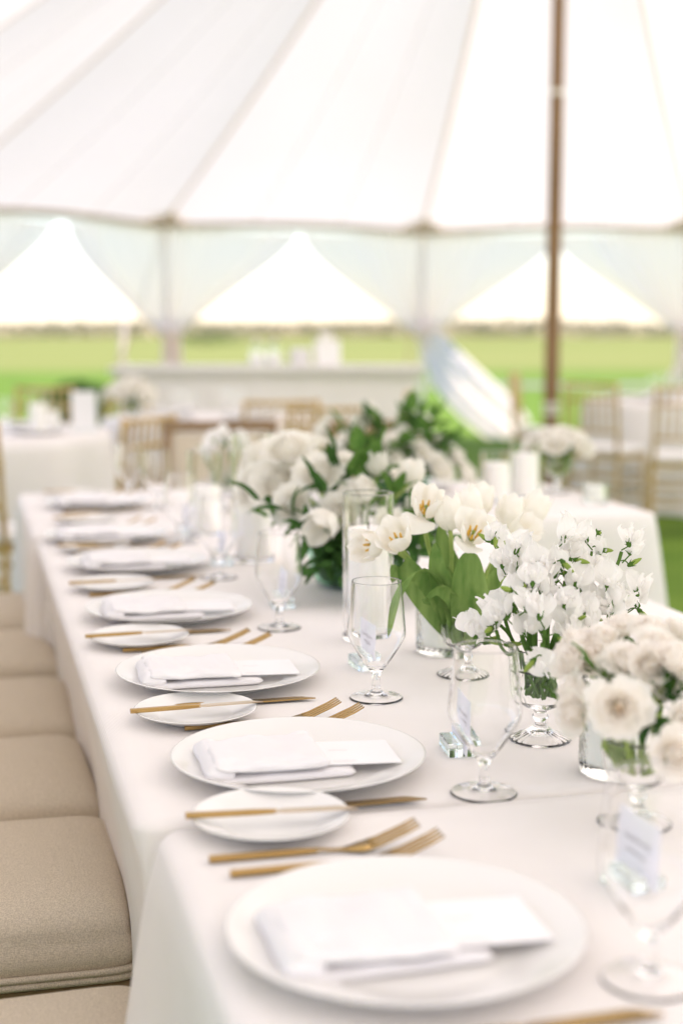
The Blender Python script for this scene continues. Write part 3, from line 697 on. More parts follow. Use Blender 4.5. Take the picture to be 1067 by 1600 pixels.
votive((.722, 2.10, .7602), .043, .098, 'ribbed glass candle holder behind the tulip vase')
votive((.715, 1.465, .7602), .041, .112, 'ribbed glass candle holder behind the front rose vase')
votive((1.77, 3.80, .7602), .036, .062, 'small ribbed glass candle holder near the far right table corner')
votive((.63, 3.85, .7602), .04, .09, 'blurred ribbed candle holder on the far table near the small vase')
vo_o = [(0, .012), (.006, .0112), (.015, .0088), (.026, .0050), (.0350, .0010), (.0378, .0), (.0395, .0015), (.0375, .0035), (.027, .0075), (.016, .0125), (.0088, .018), (.0068, .024), (.0098, .0285), (.0105, .031), (.0072, .035), (.0095, .0385), (.020, .043), (.029, .050), (.0338, .060), (.0358, .075), (.0364, .095), (.0378, .112), (.0388, .1175)]
vo_i = [(.0380, .1185), (.0370, .1175), (.0361, .112), (.0347, .095), (.0341, .075), (.0320, .061), (.0272, .052), (.018, .0465), (.008, .0435), (0, .0428)]
ME['fvase'] = mesh(lathe(vo_o + vo_i, 120, lambda a, k, z: 1 + (.012 * cos(24 * a) if (z > .045 or z < .009) else 0)))
ME['fwater'] = mesh(lathe([(0, .0895), (.0330, .0895), (.0334, .0900), (.0336, .0925), (.0325, .0918), (.030, .0915), (0, .0915)], 48))
def fvase(p, label):
    t = thing('footed_vase', label, 'vase', p, group='fluted footed glass vases'); link('bowl', ME['fvase'], 'glass', t); link('water', ME['fwater'], 'water', t)
VT, VS, VR, VF, VC = (.702, 1.950, .7602), (.683, 1.612, .7602), (.654, 1.290, .7652), (.70, 3.94, .7602), (1.78, 4.10, .7602)
fvase(VT, 'fluted footed glass vase holding the white tulips'); fvase(VS, 'fluted footed glass vase holding the sweet peas'); fvase(VR, 'fluted footed glass vase holding the front roses')
fvase(VF, 'blurred footed vase on the far table near the left'); fvase(VC, 'blurred footed vase at the right of the far crosswise table')
def card_stand(p, rz, label, clab):
    t = thing('card_stand', label, 'card holder', p, rz, 'clear acrylic card holders')
    ob('front_block', box(-.019, -.0012, -.026, .026, 0, .017, .001), 'acrylic', t, smooth=False); ob('rear_block', box(.0012, .019, -.026, .026, 0, .017, .001), 'acrylic', t, smooth=False); ob('base_strip', box(-.0011, .0011, -.0255, .0255, .0004, .004, .0003), 'acrylic', t, smooth=False)
    c = thing('place_card', clab, 'place card', (p[0], p[1], p[2] + .0045), rot=(0, R_(3), rz), group='pale lilac place cards')
    cd_ = ob('card', box(-.0005, .0005, -.040, .040, 0, .066, .0002), 'lilac', c, smooth=False)
    for k, (zz, L, h) in enumerate(((.042, .050, .0042), (.029, .036, .0035))):
        P = squiggle(L, h, 22, k + int(p[1] * 100)); V, F = ribbon(P, .0006)
        ob('handwriting', ([Vector((-.0009, -v.x, zz + v.y)) for v in V], F), 'ink', c, smooth=False)
CS = [((.572, 1.130, .7652), 4, 'nearest to the camera at the right'), ((.568, 1.590, .7602), -6, 'left of the blurred front goblet'), ((.575, 2.035, .7602), 3, 'behind the sharp goblet'),
      ((.555, 2.53, .7602), -3, 'beside the fourth goblet near the centrepiece'), ((.53, 3.03, .7602), 2, 'beside the fifth dinner plate'), ((.53, 3.52, .7602) if 0 else (.52, 3.49, .7602), 0, 'beside the sixth dinner plate')]
for p, rz, w in CS: card_stand(p, R_(rz), 'clear acrylic card block ' + w, 'pale handwritten place card ' + w)

# ---------------------------------------------------------------- flowers
def rpetal(Rf, zf, wf, edge=.18, pw=3, ruf=0, nu=8, nv=9, seed=0, tip=0):
    """petal wrapped round the z axis: radius, height and half angle as functions of v"""
    def f(u, v):
        q = u * 2 - 1; ve = v * (1 - edge * abs(q) ** pw + tip * max(0, 1 - abs(q) * 3) * v)
        r = Rf(ve) + ruf * ve * ve * (sin(q * 7 + seed) + .6 * sin(q * 13 + seed * 3)) + .0012 * q; a = q * wf(ve)
        return Vector((r * cos(a), r * sin(a), zf(ve) + ruf * .6 * ve * ve * sin(q * 9 + seed * 2)))
    return grid(f, nu, nv)
def tulip_petal(L, Rm, k, seed, flop=0):
    def Rf(v): a = min(1, v / .42); return Rm * (sin(a * pi / 2) ** .75 * .92 + .08) * (1 + (k * (v - .42) if v > .42 else 0)) + flop * .035 * v ** 2
    return rpetal(Rf, lambda v: L * (v - .18 * max(0, k) * v * v) - flop * .034 * v ** 2.2, lambda v: .80 * max(.16, sin(pi * (.13 + .74 * v))) ** .55 / (1 + max(0, k) * .35 * v) , .20, 2.6, .0006, 8, 10, seed, .03)
TPM = {}
def tpm(L, Rm, k, s, flop):
    key = (L, Rm, k, s, flop)
    if key not in TPM: TPM[key] = mesh(tulip_petal(*key))
    return TPM[key]
ME['stamen'] = mesh(tube([(0, 0, .004), (.001, 0, .010), (.0015, 0, .013), (.002, 0, .024)], [.0008, .0010, .0024, .0014], 6)); ME['pistil'] = mesh(tube([(0, 0, 0), (0, 0, .016), (0, 0, .019)], [.0022, .0019, .0028], 8))
def stemtube(a, b_, root, parent, r0=.0022, r1=.0032, bow=None, m_='stem'):
    a, b_ = Vector(a), Vector(b_); mid = (a + b_) / 2 + (bow or Vector((0, 0, 0)))
    P = bez(a, mid, b_, 10); ob('stem', tube([p - Vector(root) for p in P], [r0 + (r1 - r0) * i / 10 for i in range(11)], 8), m_, parent)
rnd = random.Random(3)
def tulip(h, d, k, vase, label, flops=(), L=.053, Rm=.0222, grp='white tulips in the footed vase'):
    h = Vector(h); d = Vector(d).normalized(); q = axis_q(d); base = h - d * L * .5
    t = thing('tulip', label, 'tulip', base, group=grp)
    for i in range(6):
        inner = i % 2; kk = k - (.12 if inner else 0); fl = flops[i] if i < len(flops) else 0
        link('petal', tpm(L * (.97 if inner else 1), Rm * (.9 if inner else 1), round(kk, 2), i % 3, fl), 'petal', t, (0, 0, 0), q @ Quaternion((0, 0, 1), i * pi / 3 + rnd.uniform(-.1, .1)))
    if k > -.2:
        for i in range(6): link('stamen', ME['stamen'], 'stamen', t, q @ Vector((.004 * cos(i * pi / 3), .004 * sin(i * pi / 3), .002)), q @ Quaternion((0, 0, 1), i * pi / 3) @ Quaternion((0, 1, 0), .15))
        link('pistil', ME['pistil'], 'lime', t, (0, 0, .002), q)
    if vase:
        v = Vector(vase); s_ = (base - v); s_.z = 0; s_ = s_.normalized() if s_.length > 1e-4 else Vector((1, 0, 0))
        rim = v + s_ * .027 + Vector((0, 0, .112)); sd = Vector((-s_.y, s_.x, 0)) * rnd.uniform(-.018, .018); bot = v - s_ * .016 + sd + Vector((0, 0, .056))
        P = bez(base + d * .002, base - d * .05 if (base - rim).length > .06 else (base - d * .02), rim, 8) + [rim.lerp(bot, .5) + sd * .6, bot]
        ob('stem', tube([p - base for p in P], .0036, 8), 'stem', t)
    return t
TO = [((.568, 1.997, .953), (-.75, -.55, .05), .05, 'white tulip drooping farthest left, its yellow heart toward the camera', (0, 0, .15)),
      ((.596, 1.950, .971), (-.45, -.55, .60), .22, 'white open tulip leaning left beside the candle cylinder', (0, .25, 0, 0, .2)),
      ((.654, 1.983, 1.014), (-.10, -.62, .75), .18, 'white tulip at upper left with one petal hanging and yellow heart', (0, 0, 0, 0, .95)),
      ((.684, 1.973, 1.000), (-.05, .25, 1), -.42, 'closed white tulip in the upper middle of the vase', ()),
      ((.728, 2.010, 1.004), (.05, .35, 1), -.30, 'closed white tulip at the top, just right of centre', ()),
      ((.765, 2.060, 1.006), (.28, .3, 1), .0, 'white tulip at the back top with flaring petal tips', (0, .1)),
      ((.704, 1.913, .983), (-.05, -.72, .62), .30, 'wide open white tulip facing the camera, yellow stamens showing', (0, 0, .3, 0, .55)),
      ((.812, 2.050, .989), (.30, .2, 1), -.25, 'closed white tulip behind the right side', ()),
      ((.858, 2.062, .992), (.55, .1, .8), -.28, 'white tulip at the far right of the vase', ()),
      ((.800, 1.965, .970), (.45, -.55, .55), .16, 'open white tulip at right above the sweet peas', (.1, 0, 0, .2))]
for h, d, k, lab, fl in TO: tulip(h, d, k, VT, lab, fl)
def strip_leaf(pts, wid, fold, side, n=16, m_=8, twist=0, ex=.75):
    P = []; K = len(pts) - 1
    def cr(t):
        x = t * K; i = min(int(x), K - 1); f = x - i
        p0, p1, p2, p3 = [Vector(pts[max(0, min(K, i + j))]) for j in (-1, 0, 1, 2)]
        return .5 * ((2 * p1) + (p2 - p0) * f + (2 * p0 - 5 * p1 + 4 * p2 - p3) * f * f + (3 * p1 - p0 - 3 * p2 + p3) * f ** 3)
    def f(u, v):
        c = cr(v); d = (cr(min(1, v + .02)) - cr(max(0, v - .02))).normalized(); s = Vector(side); s = (s - d * s.dot(d)).normalized(); nn = s.cross(d)
        a = twist * v; s, nn = s * cos(a) + nn * sin(a), nn * cos(a) - s * sin(a)
        w = wid * max(0, sin(pi * min(1, .14 + .86 * v ** .85))) ** ex; q = u * 2 - 1
        return c + s * (q * w) + nn * (fold * w * (q * q) + .0012 * sin(v * 9 + q * 4))
    return grid(f, m_, n)
def tleaf(pts, wid, fold, side, label, twist=0, ex=.75):
    b0 = Vector(pts[0]); tag(ob('tulip_leaf', strip_leaf([Vector(p) - b0 for p in pts], wid, fold, side, 18, 8, twist, ex), 'tleaf', loc=b0), label, 'leaf', 'broad tulip leaves in the footed vase')
CR_ = (.967, -.255, 0)
tleaf([(.708, 1.938, .83), (.696, 1.905, .872), (.688, 1.893, .915), (.688, 1.888, .957)], .029, .22, CR_, 'broad tulip leaf with rounded tip in the centre of the vase', 0, .5)
tleaf([(.695, 1.950, .82), (.672, 1.925, .87), (.648, 1.912, .925), (.650, 1.93, .965)], .018, .35, CR_, 'tulip leaf standing left of the broad centre leaf')
tleaf([(.685, 1.945, .83), (.655, 1.925, .885), (.618, 1.912, .925), (.585, 1.905, .895), (.571, 1.90, .835)], .017, .3, (.5, -.5, .7), 'long tulip leaf arching down to the left behind the goblet')
tleaf([(.69, 1.93, .84), (.668, 1.905, .882), (.640, 1.885, .905), (.618, 1.878, .893), (.628, 1.882, .883)], .010, .3, (.3, -.4, .9), 'small tulip leaf curling over the vase rim at left')
tleaf([(.690, 1.96, .82), (.645, 1.955, .88), (.612, 1.965, .925), (.60, 1.975, .90)], .021, .25, (.8, -.3, .5), 'wide tulip leaf folded over at the left of the bouquet')
tleaf([(.715, 1.96, .82), (.742, 1.945, .88), (.752, 1.94, .925), (.756, 1.945, .965)], .015, .4, CR_, 'narrow tulip leaf at the right of the bouquet')
tleaf([(.705, 1.965, .82), (.700, 1.975, .89), (.682, 1.985, .945), (.678, 1.99, .985)], .017, .3, CR_, 'upright tulip leaf at the back of the bouquet')
tleaf([(.705, 1.945, .815), (.720, 1.928, .86), (.742, 1.925, .905), (.760, 1.935, .93)], .017, .35, CR_, 'broad tulip leaf leaning right toward the sweet peas')
tleaf([(.70, 1.94, .812), (.688, 1.925, .85), (.675, 1.93, .89), (.668, 1.94, .93)], .020, .3, CR_, 'pale tulip leaf rising from inside the glass bowl')

for i in range(7):
    a = i * .9 + .3; c_ = Vector(VT); e = Vector((cos(a), sin(a), 0))
    tleaf([c_ + e * .010 + Vector((0, 0, .050)), c_ + e * .026 + Vector((0, 0, .066)), c_ + e * .0285 + Vector((0, 0, .090)), c_ + e * .027 + Vector((0, 0, .118)), c_ + e * .034 + Vector((0, 0, .138))], .0125, .2, (-sin(a), cos(a), 0), 'green leaf base pressed against the inside of the tulip vase')
# sweet peas
def pea_std():
    def f(u, v):
        q = u * 2 - 1; w = .0185 * (sin(pi * (.10 + .72 * v)) ** .8); ve = v * (1 - .16 * abs(q) ** 3 + .03 * sin(q * 9))
        return Vector((q * w, -.003 - .010 * ve * ve + .007 * q * q * ve + .0030 * sin(q * 8.5 + v * 2) * v * v + .0012 * sin(q * 19) * v ** 3 - .003 * max(0, 1 - abs(q) * 4) * v, (.0285 - .003 * max(0, 1 - abs(q) * 3)) * ve))
    return grid(f, 18, 9)
def pea_wing(s):
    def f(u, v):
        q = u * 2 - 1; w = .0095 * max(0, sin(pi * (.12 + .76 * v))) ** .7
        return Vector((s * (.0015 + .009 * v * (1 - .3 * v) + .003 * q * q), .003 + .012 * v + .002 * sin(q * 5 + v * 4), .003 + .013 * v + q * w + .0))
    return grid(f, 6, 6)
def pea_keel(): return lathe([(0, 0), (.0028, .003), (.0042, .008), (.0038, .013), (.0015, .017), (0, .018)], 10)
def calyx():
    gs = [lathe([(0, -.003), (.0018, -.002), (.0030, .001), (.0034, .004)], 10)]
    for k in range(5):
        a = k * 2 * pi / 5; gs.append(([Vector((.0033 * cos(a - .5), .0033 * sin(a - .5), .003)), Vector((.0033 * cos(a + .5), .0033 * sin(a + .5), .003)), Vector((.0062 * cos(a), .0062 * sin(a), .0085))], [(0, 1, 2)]))
    return merge(*gs)
ME['std'] = mesh(pea_std()); ME['wl'] = mesh(pea_wing(-1)); ME['wr'] = mesh(pea_wing(1)); ME['keel'] = mesh(pea_keel()); ME['calyx'] = mesh(calyx())
ME['bud'] = mesh(lathe([(0, 0), (.0018, .002), (.0032, .007), (.0034, .012), (.0022, .019), (.0008, .023), (0, .0235)], 10))
SW = [(.679, 1.762, .976), (.661, 1.681, .957), (.682, 1.678, .973), (.689, 1.653, .961), (.701, 1.628, .952), (.732, 1.687, .985), (.753, 1.679, .966), (.786, 1.693, .982), (.773, 1.671, .95), (.814, 1.665, .985), (.735, 1.617, .94), (.775, 1.627, .937), (.786, 1.621, .913), (.634, 1.622, .928), (.638, 1.578, .925), (.66, 1.55, .914), (.619, 1.602, .905), (.703, 1.582, .921), (.737, 1.592, .909), (.605, 1.64, .889), (.643, 1.515, .867), (.666, 1.606, .95), (.82, 1.655, .921), (.683, 1.714, .934), (.672, 1.645, .935), (.725, 1.64, .955), (.70, 1.56, .895), (.755, 1.64, .915)]
pk = random.Random(8)
SWL = {0: 'sweet pea stem tallest at left with green buds beside the tulips', 5: 'sweet pea stem at top centre', 7: 'sweet pea stem at top right of centre', 9: 'lone sweet pea stem at the far upper right with a green bud', 19: 'sweet pea tendril hanging over the left vase rim', 20: 'low sweet pea bloom hanging in front of its glass vase', 22: 'sweet pea stem reaching farthest right'}
CC = Vector((0, 0, 1.02))
def sweetpea(top, vase, label, nf, grp, seed):
    rr = random.Random(seed); top = Vector(top); v = Vector(vase); out = Vector((top.x - v.x, top.y - v.y, 0)); od = out.normalized() if out.length > .005 else Vector((rr.uniform(-1, 1), rr.uniform(-1, 1), 0)).normalized()
    t = thing('sweet_pea', label, 'flower', top, group=grp)
    rim = v + od * min(.030, out.length * .6 + .004) + Vector((0, 0, .115)); ba, br = rr.uniform(0, 6.28), .025 * math.sqrt(rr.random()); bot = v + Vector((cos(ba) * br, sin(ba) * br, .050 + .010 * br / .025))
    P = bez(top, top + Vector((0, 0, -.04)) - od * .01 if top.z > rim.z + .02 else top + Vector((0, 0, .05)) + (rim - top) * .5, rim, 8) + [rim.lerp(bot, .5), bot]
    ob('stem', tube([p - top for p in P], .0023, 6), 'leafmid', t)
    for k in range(nf):
        c = Vector((0, 0, .012 - .017 * k)) + od * .004 * k * rr.uniform(-.5, 1) if top.z > rim.z + .02 else Vector((0, 0, .006 * k))
        ang = rr.uniform(0, 2 * pi) if k else math.atan2(-1, -.3) + rr.uniform(-.9, .9)
        dv = Vector((cos(ang), sin(ang), rr.uniform(.0, .5))); pos = c + dv * .014
        up = (dv * rr.uniform(-.1, .3) + Vector((0, 0, 1))).normalized()
        q = Matrix.Rotation(ang - pi / 2, 3, 'Z').to_quaternion() @ Quaternion((1, 0, 0), rr.uniform(-.35, .55)) @ Quaternion((0, 1, 0), rr.uniform(-.5, .5))
        s = rr.uniform(.88, 1.18)
        st = link('standard_petal', ME['std'], 'petalpea', t, pos, q); st.scale = (s, s, s)
        link('wing_petal', ME['wl'], 'petalpea', st); link('wing_petal', ME['wr'], 'petalpea', st); link('keel_petal', ME['keel'], 'petalpea', st, (0, .003, .002), (R_(-55), 0, 0))
        link('calyx', ME['calyx'], 'leafmid', st, (0, -.001, -.002), (R_(25), 0, 0))
        ob('pedicel', tube(bez(c - Vector((0, 0, .010)), c + dv * .004 - Vector((0, 0, .008)), pos - Vector((0, 0, .002)), 4), .0009, 5), 'leafmid', t)
    for k in range(rr.randint(1, 3)):
        a = rr.uniform(0, 6.28); p0 = Vector((0, 0, -.012 + .018 * k)); e = p0 + Vector((cos(a) * .014, sin(a) * .014, rr.uniform(-.010, .012)))
        ob('bud_stalk', tube(bez(p0, p0.lerp(e, .5) + Vector((0, 0, .006)), e, 4), .0009, 5), 'leafmid', t)
        bo = link('bud', ME['bud'], 'lime', t, e, axis_q((cos(a), sin(a), rr.uniform(-.9, .5)))); link('calyx', ME['calyx'], 'leafmid', bo)
for i, p in enumerate(SW):
    sweetpea(p, VS, SWL.get(i, 'white sweet pea in the footed vase, ' + where(p, (.71, 1.63, .94), .09, .05)), 1 if i == 20 else (2 if i in (9, 19) else pk.choice((2, 2, 3))), 'white sweet peas in the footed vase', i)
for i, (dx, dy, dz) in enumerate([(0, 0, .20), (.04, .02, .185), (-.04, .01, .18), (.015, -.04, .175), (-.02, .04, .19), (.05, -.02, .16), (-.055, -.02, .16)]):
    sweetpea((VF[0] + dx, VF[1] + dy, VF[2] + dz), VF, 'white sweet pea in the small far vase, ' + ('topmost', 'right of the top', 'left of the top', 'nearest the camera', 'at the back', 'lowest at right', 'lowest at left')[i], 3, 'white sweet peas in the far vase', 100 + i)

# roses and other many-petalled blooms
def rings(R, H, n_rings, open_, ruf, seed):
    rr = random.Random(seed); out = []
    for i in range(n_rings):
        t = i / (n_rings - 1); r = R * (.12 + .68 * t); n = 3 + int(round(4 * t)); h = H * (1.0 - .28 * t * t); lean = R * open_ * t ** 2 * .42; half = min(1.25, 1.15 * pi / n * (1.0 + .25 * (1 - t)))
        out.append((r, n, h, lean, half, ruf * (.4 + t), rr.uniform(0, 6), t))
    return out
def ring_petal(r, h, lean, half, ruf, ph, t):
    return rpetal(lambda v: r * (.25 + .75 * min(1, v * 1.6) ** .6) * (1 - .62 * (1 - t) ** 2 * v) + lean * v ** 3, lambda v: h * (v - .32 * t * v ** 4), lambda v: half * (.45 + .55 * min(1, v * 2) ** .6), .16, 3, ruf, 7, 8, ph)
BL = {}
def bloom_meshes(kind):
    if kind in BL: return BL[kind]
    R, H, nr, op, ruf, seed = dict(rose_open=(.036, .038, 8, .95, .0010, 1), rose_half=(.031, .038, 7, .62, .0013, 2), rose_bud=(.025, .042, 5, .12, .0005, 3), peony=(.052, .052, 8, .75, .0022, 4), ball=(.040, .060, 7, -.35, .0008, 5), hydra=(.05, .05, 7, .5, .003, 6))[kind]
    L = []
    for (r, n, h, lean, half, rf, ph, t) in rings(R, H, nr, op, ruf, seed):
        ms = [mesh(ring_petal(r, h, lean, half, rf, ph + j * 1.7, t)) for j in range(2)]
        L.append((ms, n, ph, t))
    BL[kind] = (L, R, H); return BL[kind]
JN = {}
def joined(kind):
    if kind not in JN:
        L, R, H = bloom_meshes(kind); gs = []
        for ms, n, ph, t in L:
            for j in range(n):
                me = ms[j % 2]; gs.append(xf(([v.co.copy() for v in me.vertices], [tuple(p.vertices) for p in me.polygons]), (0, 0, 0), Quaternion((0, 0, 1), ph + j * 2 * pi / n)))
        JN[kind] = mesh(merge(*gs))
    return JN[kind]
ME['sepal'] = mesh(strip_leaf([(0, 0, 0), (.008, 0, -.001), (.018, 0, -.006)], .0035, .2, (0, 1, 0), 5, 4))
ME['heart'] = mesh(lathe([(0, .002), (.005, .008), (.0072, .018), (.0068, .026), (.0045, .0315), (.002, .030), (0, .0295)], 16, lambda a, k, z: 1 + .12 * sin(3 * a + z * 160)))
ME['hip'] = mesh(lathe([(0, -.010), (.003, -.009), (.0055, -.004), (.006, .001), (.004, .004)], 12))
def bloom(kind, h, d, base, label, cat, grp, split=False, m_='petalcream', sc=1.0, name=None, heart=None):
    L, R, H = bloom_meshes(kind); h = Vector(h); d = Vector(d).normalized(); q = axis_q(d); root = h - d * H * .5 * sc
    t = thing(name or 'rose', label, cat, root, group=grp); rr = random.Random(int(h.x * 9999 + h.y * 777)); spin = Quaternion((0, 0, 1), rr.uniform(0, 6))
    if split:
        for ms, n, ph, tt in L:
            for j in range(n):
                mm = heart if (heart and tt < .25) else m_
                me = ms[j % 2]
                if mm != m_:
                    key = ('h', me.name, mm)
                    if key not in JN: JN[key] = me.copy(); JN[key].materials.clear()
                    me = JN[key]
                jit = Quaternion((rr.uniform(-1, 1), rr.uniform(-1, 1), 0), rr.uniform(-.13, .13)); s3 = sc * rr.uniform(.92, 1.1)
                o = link('petal', me, mm, t, (0, 0, 0), q @ spin @ jit @ Quaternion((0, 0, 1), ph + j * 2 * pi / n + rr.uniform(-.22, .22))); o.scale = (s3, s3, s3)
    else:
        key = (kind, m_)
        if key not in JN: JN[key] = joined(kind).copy(); JN[key].materials.clear()
        o = link('petals', JN[key], m_, t, (0, 0, 0), q @ spin); o.scale = (sc, sc, sc)
    link('calyx', ME['hip'], 'leafmid', t, (0, 0, 0), q)
    if split and kind != 'ball': link('heart', ME['heart'], 'petalheart', t, (0, 0, 0), q).scale = (sc * .75, sc * .75, sc * .9)
    if split:
        for j in range(5): link('sepal', ME['sepal'], 'leafmid', t, (0, 0, 0), q @ Quaternion((0, 0, 1), j * 1.257))
    if base is not None:
        bb = Vector(base); P = bez(root - d * .006, root - d * .06, bb.lerp(root, .45), 6) + [bb]
        ob('stem', tube([p - root for p in P], .0024, 7), 'stem', t)
    return t
def vbase(v, h, k=.022): 
    o = Vector((h[0] - v[0], h[1] - v[1], 0)); o = o.normalized() if o.length > 1e-3 else Vector((1, 0, 0)); return Vector(v) + o * k * .85 + Vector((0, 0, .058))
CAMV = Vector((0, 0, CAMZ))
RO = [((.594, 1.213, .913), 'c', 'rose_open', 'fully open cream rose facing the camera with a blush heart', 1.06), ((.585, 1.300, .905), (-1, .1, .15), 'rose_half', 'cream rose seen side-on at the left of the front bouquet', 1.05),
      ((.628, 1.345, .928), (-.6, -.5, .8), 'rose_half', 'cream rose left of the upper middle in the front bouquet', 1), ((.632, 1.400, .936), (-.6, .5, .9), 'rose_half', 'cream rose touching the sweet peas at the upper left', .95),
      ((.628, 1.271, .946), (-.25, -.5, 1), 'rose_half', 'ruffled cream rose above the open rose', 1.02), ((.668, 1.240, .952), (.15, -.5, 1), 'rose_half', 'cream rose at upper right above the dark gap', 1.05),
      ((.690, 1.345, .958), (-.2, -.35, 1), 'rose_half', 'large cream rose on top of the front bouquet', .95), ((.735, 1.345, .952), (.7, .3, .9), 'rose_half', 'cream rose at the back right of the front bouquet', 1.05),
      ((.628, 1.160, .880), (-.1, -.9, .35), 'rose_half', 'cream rose hanging low at the right photo edge', 1.12), ((.690, 1.205, .915), (.6, -.6, .6), 'rose_half', 'cream rose cut by the right photo edge', 1.05),
      ((.672, 1.405, .936), (.0, .8, .8), 'rose_half', 'cream rose at the back of the front bouquet', 1)]
RO = [(h, d, kind, lab, sc * (.70 if kind == 'rose_open' else .76)) for h, d, kind, lab, sc in RO]
for h, d, lab in (((.645, 1.366, .945), (-.3, -.3, 1), 'small cream rose in the back row of the front bouquet, left part'), ((.664, 1.275, .958), (0, -.6, .9), 'small cream rose on top near the right photo edge'),
                  ((.631, 1.293, .931), (-.4, -.8, .6), 'small cream rose directly above the open rose'), ((.646, 1.250, .944), (-.1, -.8, .6), 'small cream rose between the open rose and the right edge'),
                  ((.690, 1.400, .951), (.1, .0, 1), 'small cream rose highest at the back of the front bouquet'), ((.604, 1.352, .926), (-.9, -.2, .6), 'small cream rose outermost at the left of the front bouquet'),
                  ((.655, 1.190, .900), (.2, -.9, .4), 'small cream rose low at the right of the open rose'), ((.667, 1.262, .925), (.1, -.8, .5), 'small cream rose deep in the front bouquet'),
                  ((.618, 1.374, .940), (-.6, .1, .9), 'small cream rose next to the lowest sweet peas'), ((.680, 1.243, .939), (.4, -.6, .7), 'small cream rose at the right edge of the upper row'), ((.575, 1.279, .890), (-.9, -.4, .1), 'small cream rose lowest at the left of the front bouquet')):
    RO.append((h, d, 'rose_half', lab, .74))
for h, d, kind, lab, sc in RO:
    dd = (CAMV - Vector(h)).normalized() * 1.0 + Vector((-.05, 0, -.12)) if d == 'c' else d
    bloom(kind, h, dd, vbase(VR, h), lab, 'rose', 'cream roses in the front vase', True, 'petalcream', sc, heart='petalheart' if d == 'c' else None)

def leafgeo(L, w, bend=.25, fold=.25):
    return strip_leaf([(0, 0, 0), (L * .5, 0, L * bend * .35), (L, 0, -L * bend * .2)], w, fold, (0, 1, 0), 10, 6)
ME['leafA'] = mesh(leafgeo(.055, .015)); ME['leafB'] = mesh(leafgeo(.075, .0095, .35)); ME['leafC'] = mesh(leafgeo(.035, .009)); ME['leafD'] = mesh(leafgeo(.06, .021, .15))
def sprig(base, tip, n, leaf, m_, label, grp, seed, sc=1, bow=.02):
    rr = random.Random(seed); base, tip = Vector(base), Vector(tip); t = thing('leaf_sprig', label, 'foliage', base, group=grp)
    P = bez((0, 0, 0), (tip - base) * .5 + Vector((0, 0, bow)), tip - base, 8); ob('stem', tube(P, [.0022 - .00016 * i for i in range(9)], 6), m_, t)
    d = (tip - base).normalized()
    for k in range(n):
        f = .25 + .75 * (k + 1) / n; i = min(7, int(f * 8)); p = P[i].lerp(P[i + 1], min(1, f * 8 - i)) if i < 8 else P[8]
        if k == n - 1: ld = d
        else:
            s = d.orthogonal().normalized(); s = Quaternion(d, k * 2.4 + rr.uniform(-.4, .4)) @ s; ld = (s * rr.uniform(.7, 1.1) + d * rr.uniform(.4, .9)).normalized()
        q = ld.to_track_quat('X', 'Z') @ Quaternion((1, 0, 0), rr.uniform(-.6, .6)); s2 = sc * rr.uniform(.75, 1.15)
        o = link('leaf', ME[leaf].copy() if 0 else LEAFM(leaf, m_), m_, t, p, q); o.scale = (s2, s2, s2)
LM = {}
def LEAFM(leaf, m_):
    k = (leaf, m_)
    if k not in LM: LM[k] = ME[leaf].copy(); LM[k].materials.clear()
    return LM[k]
for i, (tp_, m_, lab) in enumerate([((.607, 1.300, .930), 'leafmid', 'small green rose leaves between the roses at left'), ((.672, 1.232, .912), 'leaf', 'dark green rose leaves in the gap at right'), ((.645, 1.225, .880), 'leaf', 'dark green rose leaves just above the glass rim'), ((.700, 1.290, .92), 'leafmid', 'green rose leaves at the back right')]):
    sprig((.652, 1.29, .868), tp_, 5, 'leafC', m_, lab, 'rose foliage in the front vase', 20 + i)

